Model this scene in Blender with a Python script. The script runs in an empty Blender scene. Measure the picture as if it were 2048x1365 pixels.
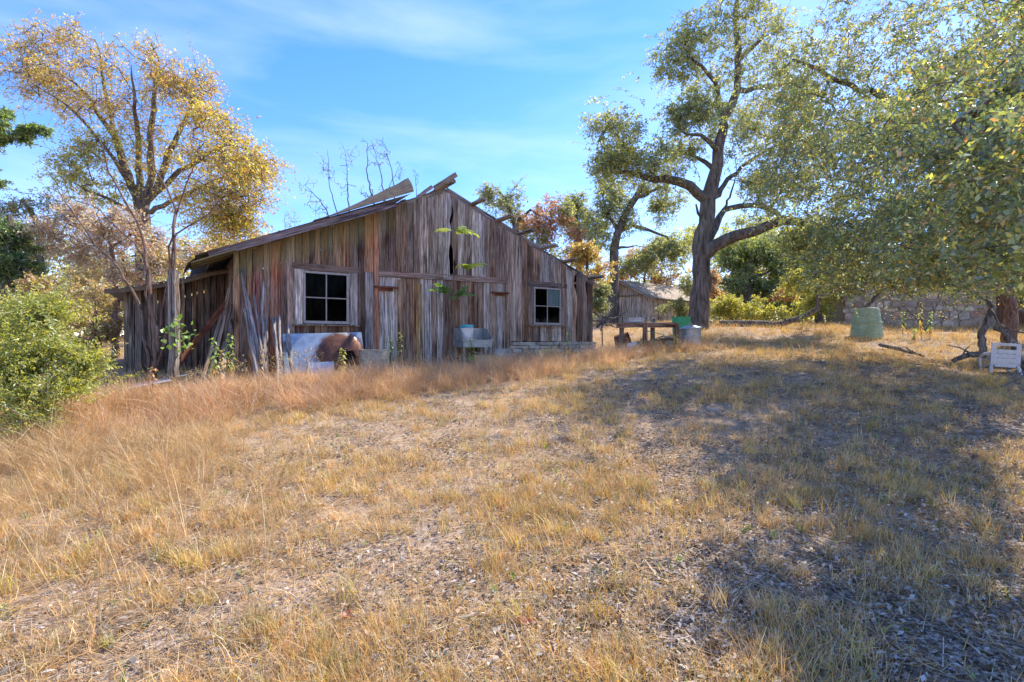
import bpy, math, random
import numpy as np
from mathutils import Vector, Matrix, Euler
R = math.radians
random.seed(7); rng = np.random.default_rng(7)
scene = bpy.context.scene
col = scene.collection

# ---------------------------------------------------------------- camera, sky, sun, exposure
EYE = 1.6; F = 1000.0
cam_d = bpy.data.cameras.new('camera'); cam = bpy.data.objects.new('camera', cam_d); col.objects.link(cam)
cam.location = (0, 0, EYE); cam.rotation_euler = (R(90), 0, 0)
cam_d.sensor_width = 36; cam_d.lens = 36*F/2048; cam_d.clip_end = 3000; cam_d.clip_start = .05
scene.camera = cam
SUN_AZ, SUN_EL = 52, 47
world = bpy.data.worlds.new('World'); scene.world = world; world.use_nodes = True
wn = world.node_tree.nodes; wl = world.node_tree.links
sky = wn.new('ShaderNodeTexSky'); sky.sky_type = 'NISHITA'; sky.sun_disc = False
sky.sun_elevation = R(SUN_EL); sky.sun_rotation = R(SUN_AZ); sky.altitude = 300
sky.air_density = 1.0; sky.dust_density = .15; sky.ozone_density = 2.5
wtc = wn.new('ShaderNodeTexCoord'); wmp = wn.new('ShaderNodeMapping'); wmp.inputs['Scale'].default_value = (1.1, 1.6, 5.5)
wmp.inputs['Rotation'].default_value = (R(14), R(-12), R(20))
wnz = wn.new('ShaderNodeTexNoise'); wnz.inputs['Scale'].default_value = 1.5; wnz.inputs['Detail'].default_value = 7; wnz.inputs['Roughness'].default_value = .52
wnz.inputs['Distortion'].default_value = .4
wrp = wn.new('ShaderNodeValToRGB'); wrp.color_ramp.elements[0].position = .42; wrp.color_ramp.elements[1].position = .85
wrp.color_ramp.elements[0].color = (0, 0, 0, 1); wrp.color_ramp.elements[1].color = (.38, .38, .38, 1)
wmx = wn.new('ShaderNodeMix'); wmx.data_type = 'RGBA'; wmx.inputs[7].default_value = (4.2, 4.5, 5.0, 1)
wl.new(wtc.outputs['Generated'], wmp.inputs[0]); wl.new(wmp.outputs[0], wnz.inputs['Vector']); wl.new(wnz.outputs['Fac'], wrp.inputs[0])
wl.new(wrp.outputs[0], wmx.inputs[0]); whs = wn.new('ShaderNodeHueSaturation'); whs.inputs['Saturation'].default_value = 1.3; wl.new(sky.outputs[0], whs.inputs['Color']); wtn = wn.new('ShaderNodeMix'); wtn.data_type = 'RGBA'; wtn.blend_type = 'MULTIPLY'; wtn.inputs[0].default_value = 1; wtn.inputs[7].default_value = (1.0, .845, 1.04, 1); wl.new(whs.outputs[0], wtn.inputs[6]); wl.new(wtn.outputs[2], wmx.inputs[6]); wl.new(wmx.outputs[2], wn['Background'].inputs[0])
wn['Background'].inputs[1].default_value = .118
sun_d = bpy.data.lights.new('sun', 'SUN'); sun = bpy.data.objects.new('sun', sun_d); col.objects.link(sun)
sun_d.energy = 2.9; sun_d.angle = R(.53); sun_d.color = (1, .89, .72)
SUNV = Vector((math.sin(R(SUN_AZ))*math.cos(R(SUN_EL)), math.cos(R(SUN_AZ))*math.cos(R(SUN_EL)), math.sin(R(SUN_EL))))
sun.rotation_euler = (-SUNV).to_track_quat('-Z', 'Y').to_euler(); sun.location = SUNV*60
vs = scene.view_settings; vs.view_transform = 'Standard'; vs.look = 'None'; vs.gamma = 1; vs.exposure = 1.68
try: vs.use_curve_mapping = False
except Exception: pass
scene.cycles.max_bounces = 7; scene.cycles.diffuse_bounces = 3; scene.cycles.glossy_bounces = 2; scene.cycles.transmission_bounces = 4
scene.cycles.transparent_max_bounces = 8; scene.cycles.use_denoising = True; scene.cycles.caustics_reflective = False; scene.cycles.caustics_refractive = False

# ---------------------------------------------------------------- terrain height and site coordinates
CP = np.array([(0, -6, -.25), (-8, -4, -.2), (8, -4, -.1), (0, 1, 0), (-2.5, 2.4, 0), (2.5, 2.4, .02), (-6, 5, .25), (6, 5, .3), (0, 6, .38), (-5.5, 8.5, .72), (-5.6, 10, .86), (-9, 10.5, .85),
  (-1.5, 11, .9), (1, 13, 1.0), (2.9, 15.2, 1.1), (3.4, 13, 1.32), (5.3, 14.6, 1.4), (6.8, 18, 2.05), (10.6, 15, 1.7), (10.7, 11, 1.0), (8.5, 8.6, .8), (15, 22, 2.25), (20, 20, 2.2), (7, 26, 2.5),
  (-10, 22, 1.4), (0, 25, 2.0), (-20, 14, .9), (14, 6, .6), (22, 12, 1.4), (0, 40, 2.8), (-25, 38, 1.9), (30, 40, 2.9)], float)
def tps(r2): return np.where(r2 > 1e-9, .5*r2*np.log(r2+1e-12), 0)
_n = len(CP); _A = np.zeros((_n+3, _n+3)); _d = ((CP[:, None, :2]-CP[None, :, :2])**2).sum(-1)
_A[:_n, :_n] = tps(_d)+np.eye(_n)*.6; _A[:_n, _n:] = np.c_[np.ones(_n), CP[:, :2]]; _A[_n:, :_n] = _A[:_n, _n:].T
_w = np.linalg.solve(_A, np.r_[CP[:, 2], 0, 0, 0])
def H(x, y):
    x = np.atleast_1d(np.asarray(x, float)); y = np.atleast_1d(np.asarray(y, float))
    xc = np.clip(x, -25, 28); yc = np.clip(y, -6, 40)
    d2 = (xc[:, None]-CP[None, :, 0])**2+(yc[:, None]-CP[None, :, 1])**2
    h = tps(d2)@_w[:_n]+_w[_n]+_w[_n+1]*xc+_w[_n+2]*yc
    far = np.clip(np.hypot(x-xc, y-yc), 0, None)
    return h+.02*np.sin(x*1.9+.5*y)*np.cos(y*1.3)+.004*np.minimum(far, 200)
def h1(x, y): return float(H([x], [y])[0])
def at(px, py, Y): return Vector(((px-1024)/F*Y, Y, EYE+(682.5-py)/F*Y))
def gnd(px, Y): x = (px-1024)/F*Y; return Vector((x, Y, h1(x, Y)))
# barn wall frame: u along the gable wall, w outwards
BO = Vector((-5.58, 10, 0)); BD = Vector((.828, .561, 0)).normalized(); BN = Vector((BD.y, -BD.x, 0))
def bw(u, z, w=0): p = BO+BD*u+BN*w; return Vector((p.x, p.y, z))
def uz(px, py, w=0):
    k = (px-1024)/F; b = BO+BN*w
    u = (k*b.y-b.x)/(BD.x-k*BD.y); Y = b.y+BD.y*u
    return u, EYE+(682.5-py)/F*Y

# ---------------------------------------------------------------- mesh helpers
class MB:
    def __init__(s): s.v = []; s.f = []; s.m = []; s.c = []
    def add(s, vs_, fs, c=None):
        o = len(s.v); s.v += [tuple(p) for p in vs_]; s.f += [tuple(i+o for i in f) for f in fs]
        s.c += [c or (1, 1, 1)]*len(fs); return s
    def box(s, c, size, rot=None, jit=0):
        hx, hy, hz = [a/2 for a in size]; M_ = (rot or Matrix.Identity(3)); c = Vector(c)
        vs_ = [c+M_@Vector((x*hx+random.uniform(-jit, jit), y*hy+random.uniform(-jit, jit), z*hz+random.uniform(-jit, jit))) for x in (-1, 1) for y in (-1, 1) for z in (-1, 1)]
        return s.add(vs_, [(0, 1, 3, 2), (4, 6, 7, 5), (0, 4, 5, 1), (2, 3, 7, 6), (0, 2, 6, 4), (1, 5, 7, 3)])
    def tube(s, pts, rad, n=8, jit=0, cap=True, c=None):
        pts = [Vector(p) for p in pts]; k = len(pts)
        if not hasattr(rad, '__len__'): rad = [rad]*k
        vs_ = []; up = None
        for i, p in enumerate(pts):
            t = (pts[min(i+1, k-1)]-pts[max(i-1, 0)])
            t = t.normalized() if t.length > 1e-9 else Vector((0, 0, 1))
            if up is None: a = t.orthogonal().normalized()
            else:
                a = up-t*up.dot(t); a = a.normalized() if a.length > 1e-6 else t.orthogonal().normalized()
            up = a; b = t.cross(a)
            for j in range(n):
                an = 2*math.pi*j/n; r = rad[i]*(1+random.uniform(-jit, jit))
                vs_.append(p+(a*math.cos(an)+b*math.sin(an))*r)
        fs = [(i*n+j, i*n+(j+1) % n, (i+1)*n+(j+1) % n, (i+1)*n+j) for i in range(k-1) for j in range(n)]
        if cap: fs += [tuple(range(n))[::-1], tuple((k-1)*n+j for j in range(n))]
        return s.add(vs_, fs, c)
    def lathe(s, prof, n=24, o=(0, 0, 0), rot=None, cap0=True, cap1=False, rib=0):
        M_ = rot or Matrix.Identity(3); o = Vector(o); vs_ = []
        for (r, z) in prof:
            for j in range(n):
                a = 2*math.pi*j/n; rr = r*(1+rib*math.cos(a*n/2)); vs_.append(o+M_@Vector((rr*math.cos(a), rr*math.sin(a), z)))
        k = len(prof); fs = [(i*n+j, i*n+(j+1) % n, (i+1)*n+(j+1) % n, (i+1)*n+j) for i in range(k-1) for j in range(n)]
        if cap0: fs.append(tuple(range(n))[::-1])
        if cap1: fs.append(tuple((k-1)*n+j for j in range(n)))
        return s.add(vs_, fs)
    def grid(s, fn, nu, nv, skip=None):
        vs_ = [fn(i/nu, j/nv) for i in range(nu+1) for j in range(nv+1)]
        fs = []
        for i in range(nu):
            for j in range(nv):
                if skip and skip((i+.5)/nu, (j+.5)/nv): continue
                a = i*(nv+1)+j; fs.append((a, a+1, a+nv+2, a+nv+1))
        return s.add(vs_, fs)
    def build(s, name, mat, parent=None, loc=None, smooth=False, color=None, matrix=None, usecol=False, local=False):
        me = bpy.data.meshes.new(name); me.from_pydata(s.v, [], s.f); me.update()
        if smooth:
            me.polygons.foreach_set('use_smooth', [True]*len(me.polygons))
        if usecol:
            a = me.attributes.new('col', 'FLOAT_COLOR', 'FACE'); a.data.foreach_set('color', np.c_[np.array(s.c, 'f'), np.ones(len(s.c), 'f')].ravel())
        return link(name, me, mat, parent, loc, color, matrix, local)
WM = {}
def link(name, me, mat, parent=None, loc=None, color=None, matrix=None, local=False):
    """loc / matrix are world placements unless local (then in the parent's frame)"""
    o = bpy.data.objects.new(name, me); col.objects.link(o)
    if mat: me.materials.append(mat) if not len(me.materials) else None
    Mx = matrix if matrix is not None else Matrix.Translation(loc if loc is not None else (0, 0, 0))
    if parent is not None:
        o.parent = parent
        o.matrix_basis = Mx if local else WM[parent.name].inverted()@Mx
        WM[o.name] = WM[parent.name]@Mx if local else Mx.copy()
    else:
        o.matrix_basis = Mx; WM[o.name] = Mx.copy()
    if color is not None: o.color = (*color, 1)
    return o
def npmesh(name, V, Fc, mat, parent=None, cols=None, smooth=False, local=False):
    """V (n,3); Fc list of (m,k) int arrays of equal face size each"""
    me = bpy.data.meshes.new(name); V = np.asarray(V, 'f'); me.vertices.add(len(V)); me.vertices.foreach_set('co', V.ravel())
    loops = np.concatenate([f.ravel() for f in Fc]); tot = np.concatenate([np.full(len(f), f.shape[1]) for f in Fc])
    st = np.concatenate([[0], np.cumsum(tot)[:-1]])
    me.loops.add(len(loops)); me.loops.foreach_set('vertex_index', loops.astype('i'))
    me.polygons.add(len(tot)); me.polygons.foreach_set('loop_start', st.astype('i')); me.polygons.foreach_set('loop_total', tot.astype('i'))
    if smooth: me.polygons.foreach_set('use_smooth', np.ones(len(tot), bool))
    me.update(calc_edges=True)
    if cols is not None:
        a = me.attributes.new('col', 'FLOAT_COLOR', 'FACE'); a.data.foreach_set('color', np.c_[cols, np.ones(len(cols))].astype('f').ravel())
    return link(name, me, mat, parent, local=local)
def tag(o, label=None, cat=None, group=None, kind=None):
    if label: o['label'] = label
    if cat: o['category'] = cat
    if group: o['group'] = group
    if kind: o['kind'] = kind
    return o
def empty(name, loc, label, cat, group=None, rz=0):
    o = bpy.data.objects.new(name, None); col.objects.link(o); o.location = loc; o.rotation_euler = (0, 0, rz); o.empty_display_size = .2
    WM[o.name] = Matrix.Translation(loc)@Matrix.Rotation(rz, 4, 'Z')
    return tag(o, label, cat, group)
def frame3(zdir, xdir):
    z = Vector(zdir).normalized(); x = Vector(xdir); x = (x-z*x.dot(z)).normalized(); y = z.cross(x)
    return Matrix((x, y, z)).transposed()

# ---------------------------------------------------------------- materials
class NT:
    def __init__(s, name):
        s.m = bpy.data.materials.new(name); s.m.use_nodes = True; s.n = s.m.node_tree.nodes; s.l = s.m.node_tree.links
        s.b = s.n['Principled BSDF']; s.out = s.n['Material Output']
    def N(s, t, **k):
        n = s.n.new('ShaderNode'+t)
        for a, v in k.items():
            if a in n.inputs: n.inputs[a].default_value = v
            else: setattr(n, a, v)
        return n
    def L(s, a, b): s.l.new(a, b)
    def coord(s, scale=(1, 1, 1), kind='Object', rnd=False):
        tc = s.N('TexCoord'); mp = s.N('Mapping'); mp.inputs['Scale'].default_value = scale; src = tc.outputs[kind]
        if rnd:
            oi = s.N('ObjectInfo'); ml = s.N('Math', operation='MULTIPLY'); ml.inputs[1].default_value = 37.0; s.L(oi.outputs['Random'], ml.inputs[0])
            ad = s.N('VectorMath', operation='ADD'); s.L(src, ad.inputs[0]); s.L(ml.outputs[0], ad.inputs[1]); src = ad.outputs[0]
        s.L(src, mp.inputs['Vector']); return mp.outputs[0]
    def noise(s, vec, scale=1, detail=5, rough=.6, dist=0):
        n = s.N('TexNoise', Scale=scale, Detail=detail, Roughness=rough, Distortion=dist); s.L(vec, n.inputs['Vector']); return n.outputs['Fac']
    def ramp(s, fac, stops):
        r = s.N('ValToRGB'); e = r.color_ramp.elements
        while len(e) < len(stops): e.new(.5)
        for el, (p, c) in zip(e, stops):
            el.position = p; el.color = (*c, 1) if hasattr(c, '__len__') else (c, c, c, 1)
        s.L(fac, r.inputs[0]); return r.outputs[0]
    def mix(s, fac, a, b, mode='MIX'):
        n = s.N('Mix'); n.data_type = 'RGBA'; n.blend_type = mode
        for sock, v in ((n.inputs[0], fac), (n.inputs[6], a), (n.inputs[7], b)):
            if hasattr(v, 'is_output'): s.L(v, sock)
            elif hasattr(v, '__len__'): sock.default_value = (*v, 1)
            else: sock.default_value = v
        return n.outputs[2]
    def bump(s, h, strength=.5, dist=.01):
        b = s.N('Bump', Strength=strength, Distance=dist); s.L(h, b.inputs['Height']); s.L(b.outputs[0], s.b.inputs['Normal'])
    def done(s, colr=None, rough=.8, metal=0, spec=.3):
        if colr is not None:
            if hasattr(colr, 'is_output'): s.L(colr, s.b.inputs['Base Color'])
            else: s.b.inputs['Base Color'].default_value = (*colr, 1)
        if hasattr(rough, 'is_output'): s.L(rough, s.b.inputs['Roughness'])
        else: s.b.inputs['Roughness'].default_value = rough
        s.b.inputs['Metallic'].default_value = metal; s.b.inputs['Specular IOR Level'].default_value = spec
        return s.m
def mat_plank(name, algae=False, grey=.5):
    t = NT(name); oi = t.N('ObjectInfo')
    g1 = t.noise(t.coord((30, 30, 1.1), rnd=True), 1, 7, .65, .6)
    g2 = t.noise(t.coord((90, 90, 3.2), rnd=True), 1, 4, .6)
    big = t.noise(t.coord((3.2, 3.2, .8), rnd=True), 1, 4, .6)
    base = t.mix(1.0, oi.outputs['Color'], t.ramp(g1, [(.36, .10), (.5, .85), (.68, 1.9)]), 'MULTIPLY')
    base = t.mix(t.ramp(big, [(.42, 0), (.68, grey)]), base, (.34, .28, .22))
    base = t.mix(t.ramp(big, [(.28, .88), (.46, 0)]), base, (.05, .026, .018))
    warm = t.noise(t.coord((5, 5, .7), rnd=True), 1.7, 5, .65); base = t.mix(t.ramp(warm, [(.54, 0), (.72, .5)]), base, (.35, .17, .08))
    base = t.mix(.75, base, t.ramp(g2, [(.36, .22), (.5, 1.0), (.66, 1.5)]), 'MULTIPLY')
    if algae:   # green growth in a band below the left rake, in world position along the wall
        geo = t.N('NewGeometry'); sep = t.N('SeparateXYZ'); t.L(geo.outputs['Position'], sep.inputs[0])
        u = t.N('Math', operation='MULTIPLY_ADD'); u.inputs[1].default_value = BD.x; u.inputs[2].default_value = -(BO.x*BD.x+BO.y*BD.y); t.L(sep.outputs[0], u.inputs[0])
        u2 = t.N('Math', operation='MULTIPLY_ADD'); u2.inputs[1].default_value = BD.y; t.L(sep.outputs[1], u2.inputs[0]); t.L(u.outputs[0], u2.inputs[2])
        rz = t.N('Math', operation='MULTIPLY_ADD'); rz.inputs[1].default_value = .43; rz.inputs[2].default_value = 3.4; t.L(u2.outputs[0], rz.inputs[0])
        d = t.N('Math', operation='SUBTRACT'); t.L(rz.outputs[0], d.inputs[0]); t.L(sep.outputs[2], d.inputs[1])
        nz = t.noise(t.coord((2.5, 2.5, .7), rnd=True), 1.5, 3, .6)
        dn = t.N('Math', operation='MULTIPLY_ADD'); dn.inputs[1].default_value = -.9; t.L(nz, dn.inputs[0]); t.L(d.outputs[0], dn.inputs[2])
        dr = t.ramp(dn.outputs[0], [(0, .5), (.1, .28), (.3, 0)])
        ur = t.N('MapRange'); ur.inputs[1].default_value = 2.6; ur.inputs[2].default_value = 4.3; ur.inputs[3].default_value = 1; ur.inputs[4].default_value = 0; t.L(u2.outputs[0], ur.inputs[0])
        fm = t.N('Math', operation='MULTIPLY'); t.L(dr, fm.inputs[0]); t.L(ur.outputs[0], fm.inputs[1])
        hue = t.mix(t.ramp(t.noise(t.coord((6, 6, .6), rnd=True), 1, 2), [(.4, 0), (.6, 1)]), (.15, .19, .09), (.30, .23, .08))
        base = t.mix(fm.outputs[0], base, hue)
    t.bump(g1, .7, .012)
    return t.done(base, .85, spec=.2)
def mat_noise(name, c1, c2, c3=None, scale=4, rough=.8, metal=0, bump=.3, bd=.01, stretch=(1, 1, 1), spec=.3, rnd=True):
    t = NT(name); n = t.noise(t.coord(stretch, rnd=rnd), scale, 7, .62, .3)
    st = [(.32, c1), (.52, c2), (.7, c3 or c2)]
    base = t.ramp(n, st); f = t.noise(t.coord(stretch, rnd=rnd), scale*7, 4, .6)
    base = t.mix(.5, base, t.ramp(f, [(.3, .6), (.7, 1.35)]), 'MULTIPLY')
    if bump: t.bump(f, bump, bd)
    return t.done(base, rough, metal, spec)
def mat_leaf(name, trans=.45, rough=.5, gloss=.08, useinst=False):
    t = NT(name); at_ = t.N('Attribute', attribute_name='col')
    c = at_.outputs['Color']
    if useinst:
        oi = t.N('ObjectInfo'); v = t.ramp(oi.outputs['Random'], [(0, .62), (1, 1.35)]); c = t.mix(1, c, v, 'MULTIPLY')
    df = t.N('BsdfDiffuse'); tr = t.N('BsdfTranslucent'); gl = t.N('BsdfGlossy', Roughness=rough)
    t.L(c, df.inputs[0]); tc = t.mix(1, c, (1.25, 1.15, .75), 'MULTIPLY'); t.L(tc, tr.inputs[0]); gl.inputs[0].default_value = (.8, .9, 1, 1)
    m1 = t.N('MixShader'); m1.inputs[0].default_value = trans; t.L(df.outputs[0], m1.inputs[1]); t.L(tr.outputs[0], m1.inputs[2])
    m2 = t.N('MixShader'); m2.inputs[0].default_value = gloss; t.L(m1.outputs[0], m2.inputs[1]); t.L(gl.outputs[0], m2.inputs[2])
    t.L(m2.outputs[0], t.out.inputs[0]); return t.m
def mat_glass(name, dark=.75):
    t = NT(name); tr = t.N('BsdfTransparent'); tr.inputs[0].default_value = (dark, dark, dark, 1); gl = t.N('BsdfGlossy', Roughness=.06); fr = t.N('Fresnel', IOR=1.1)
    m = t.N('MixShader'); t.L(fr.outputs[0], m.inputs[0]); t.L(tr.outputs[0], m.inputs[1]); t.L(gl.outputs[0], m.inputs[2]); t.L(m.outputs[0], t.out.inputs[0]); return t.m
def mat_ground():
    t = NT('dry_soil'); v = t.coord((1, 1, 1), 'Object')
    a = t.noise(v, .6, 5, .6); b = t.noise(v, 9, 8, .7); c = t.noise(v, 70, 5, .7)
    base = t.ramp(b, [(.3, (.20, .145, .105)), (.5, (.36, .27, .195)), (.7, (.50, .40, .31))])
    base = t.mix(t.ramp(a, [(.4, 0), (.62, .55)]), base, (.46, .31, .17))
    base = t.mix(.8, base, t.ramp(c, [(.3, .45), (.7, 1.5)]), 'MULTIPLY'); t.bump(c, .8, .02)
    return t.done(base, .95, spec=.1)
def mat_bark(name, c1, c2, sc=1.0):
    t = NT(name); v = t.coord((9*sc, 9*sc, 1.7*sc)); a = t.noise(v, 1, 6, .65, .8)
    lo = t.noise(t.coord((1.2, 1.2, .8)), 1, 3)
    base = t.ramp(a, [(.36, tuple(.35*x for x in c1)), (.5, c1), (.68, c2)])
    base = t.mix(t.ramp(lo, [(.45, 0), (.7, .45)]), base, (.13, .14, .10)); t.bump(a, 1.0, .06)
    return t.done(base, .95, spec=.1)
def mat_rusted_panel():
    t = NT('galvanised_with_rust'); v = t.coord(); sep = t.N('SeparateXYZ'); t.L(v, sep.inputs[0])
    n = t.noise(v, 5, 6, .65); vec = t.N('CombineXYZ'); 
    ax = t.N('Math', operation='MULTIPLY_ADD'); ax.inputs[1].default_value = 1.25; ax.inputs[2].default_value = -1.45; t.L(sep.outputs[0], ax.inputs[0])
    az = t.N('Math', operation='MULTIPLY_ADD'); az.inputs[1].default_value = 1.45; az.inputs[2].default_value = -.58; t.L(sep.outputs[2], az.inputs[0])
    t.L(ax.outputs[0], vec.inputs[0]); t.L(az.outputs[0], vec.inputs[1])
    ln = t.N('VectorMath', operation='LENGTH'); t.L(vec.outputs[0], ln.inputs[0])
    d = t.N('Math', operation='MULTIPLY_ADD'); d.inputs[1].default_value = .35; t.L(n, d.inputs[0]); t.L(ln.outputs['Value'], d.inputs[2])
    rust = t.ramp(t.noise(v, 9, 6, .7), [(.3, (.055, .026, .021)), (.55, (.13, .055, .036)), (.75, (.22, .10, .055))])
    gal = t.ramp(t.noise(v, 7, 5, .6), [(.3, (.22, .29, .37)), (.6, (.33, .41, .5))])
    t.bump(n, .2, .01)
    return t.done(t.mix(t.ramp(d.outputs[0], [(.80, 1), (.97, 0)]), gal, rust), .5, .35)

M = {}
M['plank'] = mat_plank('weathered_barn_boards', True, .55); M['plank2'] = mat_plank('weathered_boards', False, .5); M['greywood'] = mat_plank('silver_grey_wood', False, .75)
M['soil'] = mat_ground()
M['leaf'] = mat_leaf('foliage', .58); M['nearleaf'] = mat_leaf('glossy_oak_foliage', .5, .42, .09); M['grass'] = mat_leaf('dry_grass', .35, .5, .06, True); M['litter'] = mat_leaf('leaf_litter', .15, .6, .02, True)
M['bark'] = mat_bark('oak_bark', (.15, .12, .10), (.27, .23, .21)); M['twig'] = mat_bark('twig_bark', (.13, .10, .085), (.24, .19, .165), 2)
M['pinktwig'] = mat_bark('smooth_reddish_bark', (.22, .135, .10), (.34, .25, .21), 2); M['greybranch'] = mat_bark('grey_dead_bark', (.16, .14, .13), (.33, .30, .28), 2)
M['glass'] = mat_glass('window_glass', .5); M['glassteal'] = mat_noise('painted_reflection_pane', (.05, .09, .09), (.07, .12, .12), (.10, .15, .15), 3, .25, 0, 0, spec=.6)  # the teal pane has its reflection painted in as colour
M['paint'] = mat_noise('peeling_white_paint', (.26, .22, .19), (.40, .37, .34), (.20, .16, .13), 9, .7)
M['roofmetal'] = mat_noise('grey_roof_metal', (.30, .30, .30), (.45, .45, .45), (.24, .17, .13), 2.5, .45, .5, .1)
M['brownmetal'] = mat_noise('brown_roof_metal', (.11, .085, .06), (.17, .13, .09), (.21, .16, .09), 4, .6, .2, .2)
M['rust'] = mat_noise('rust', (.07, .026, .018), (.16, .06, .035), (.25, .11, .06), 6, .85, .1)
M['panel'] = mat_rusted_panel()
M['galv'] = mat_noise('galvanised_steel', (.22, .25, .26), (.34, .38, .39), (.42, .42, .38), 7, .45, .45, .1)
M['galvtan'] = mat_noise('stained_galvanised', (.24, .22, .17), (.36, .34, .27), (.26, .28, .28), 6, .6, .3, .15)
M['bluemetal'] = mat_noise('bluish_sheet_metal', (.22, .29, .38), (.35, .43, .52), (.42, .46, .5), 4, .45, .4, .1)
M['white'] = mat_noise('dirty_white_plastic', (.55, .53, .48), (.70, .69, .66), (.62, .58, .5), 5, .5, 0, .05)
M['chairwhite'] = mat_noise('weathered_white_plastic', (.36, .36, .36), (.52, .53, .54), (.40, .37, .33), 6, .5, 0, .05)
M['teal'] = mat_noise('teal_plastic', (.03, .25, .32), (.05, .36, .43), (.05, .33, .40), 4, .4, 0, 0)
M['yellowtub'] = mat_noise('faded_yellow_plastic', (.42, .29, .13), (.60, .43, .20), (.5, .38, .2), 5, .6, 0, .1)
M['black'] = mat_noise('black_plastic', (.012, .013, .016), (.03, .03, .035), None, 5, .5, 0, .05)
M['orange'] = mat_noise('orange_plastic', (.5, .10, .02), (.65, .15, .03), None, 5, .5, 0, .05)
M['hose'] = mat_noise('green_hose_plastic', (.015, .20, .14), (.03, .32, .24), None, 8, .4, 0, .05)
M['greenpail'] = mat_noise('bright_green_plastic', (.03, .26, .09), (.05, .36, .14), (.08, .34, .17), 5, .45, 0, .05)
M['barrelgreen'] = mat_noise('pale_green_plastic', (.22, .30, .18), (.30, .39, .25), (.34, .42, .29), 3, .5, 0, .1)
M['stone'] = mat_noise('limestone', (.24, .19, .13), (.38, .31, .23), (.46, .40, .31), 5, .9, 0, .5, .02)
M['mortar'] = mat_noise('old_mortar', (.26, .22, .18), (.38, .33, .27), None, 8, .95, 0, .5)
M['paleshed'] = mat_plank('pale_shed_boards', False, .3)
M['shingle'] = mat_noise('weathered_shingles', (.22, .17, .13), (.38, .32, .27), (.50, .45, .40), 3, .9, 0, .4)
def tstone():
    t = NT('field_stone'); oi = t.N('ObjectInfo'); n = t.noise(t.coord((1, 1, 1), rnd=True), 5, 7, .65); t.bump(n, .8, .03)
    return t.done(t.mix(1, oi.outputs['Color'], t.ramp(n, [(.3, .55), (.55, 1), (.75, 1.4)]), 'MULTIPLY'), .95, spec=.1)
M['fieldstone'] = tstone()

# ---------------------------------------------------------------- ground
def make_ground():
    a = np.r_[np.linspace(-220, -26, 14), np.linspace(-24, 27, 120), np.linspace(30, 220, 14)]
    b = np.r_[np.linspace(-60, -7, 6), np.linspace(-6, 40, 130), np.linspace(45, 420, 16)]
    X, Y = np.meshgrid(a, b, indexing='ij'); Z = H(X.ravel(), Y.ravel())
    na, nb = len(a), len(b); i, j = np.meshgrid(np.arange(na-1), np.arange(nb-1), indexing='ij'); q = (i*nb+j).ravel()
    o = npmesh('ground', np.c_[X.ravel(), Y.ravel(), Z], [np.c_[q, q+nb, q+nb+1, q+1]], M['soil'], smooth=True); tag(o, kind='structure')
make_ground()

# ---------------------------------------------------------------- planks
def plank(parent, name, base, xdir, zdir, prof, th, color, mat, warp=.004):
    """board of profile [(z, xleft, xright)...] in the frame xdir, zdir; its front faces -y"""
    m3 = frame3(zdir, xdir); mb = MB(); vs_ = []; n = len(prof)
    for (z, xl, xr) in prof:
        d = random.uniform(-warp, warp); e = random.uniform(-warp, warp)
        vs_ += [(xl, -th+d, z), (xr, -th+e, z), (xr, 0, z), (xl, 0, z)]
    fs = [(0, 3, 2, 1)]+[tuple(4*(n-1)+k for k in range(4))]
    for i in range(n-1):
        o = 4*i; fs += [(o+k, o+(k+1) % 4, o+4+(k+1) % 4, o+4+k) for k in range(4)]
    mb.add(vs_, fs); Mx = Matrix.Translation(base)@m3.to_4x4()
    return mb.build(name, mat, parent, matrix=Mx, color=color)
def beam(parent, name, p0, p1, wdt, th, color, mat, up=None, k=4, j=.006):
    """timber from p0 to p1; width wdt across, thickness th (front along -y of its frame)"""
    p0 = Vector(p0); p1 = Vector(p1); L = (p1-p0).length; zd = (p1-p0).normalized()
    xd = Vector(up) if up is not None else zd.orthogonal()
    prof = [(L*i/k, -wdt/2+random.uniform(-j, j), wdt/2+random.uniform(-j, j)) for i in range(k+1)]
    return plank(parent, name, p0, xd, zd, prof, th, color, mat)
UP = Vector((0, 0, 1))
PEAKU, PEAKZ = uz(890, 380); LZ = uz(466, 503)[1]; RU, RZ = uz(1185, 563)
def roofz(u): return LZ+(PEAKZ-LZ)*u/PEAKU if u < PEAKU else PEAKZ+(RZ-PEAKZ)*(u-PEAKU)/(RU-PEAKU)
def pu(px): return uz(px, 600)[0]
def pz(px, py): return uz(px, py)[1]
barn = empty('barn', bw(4.8, .95), 'weathered board barn with two windows and a broken roof edge', 'barn')
BROWN = [(.26, .125, .07), (.30, .15, .08), (.15, .075, .05), (.36, .20, .10), (.26, .15, .095), (.48, .26, .11), (.22, .145, .10), (.11, .06, .045)]
GREY = [(.29, .205, .15), (.37, .285, .22), (.21, .125, .08), (.46, .38, .31), (.34, .185, .10), (.24, .17, .13), (.13, .078, .058), (.36, .235, .155), (.50, .44, .38), (.46, .41, .37)]
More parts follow.
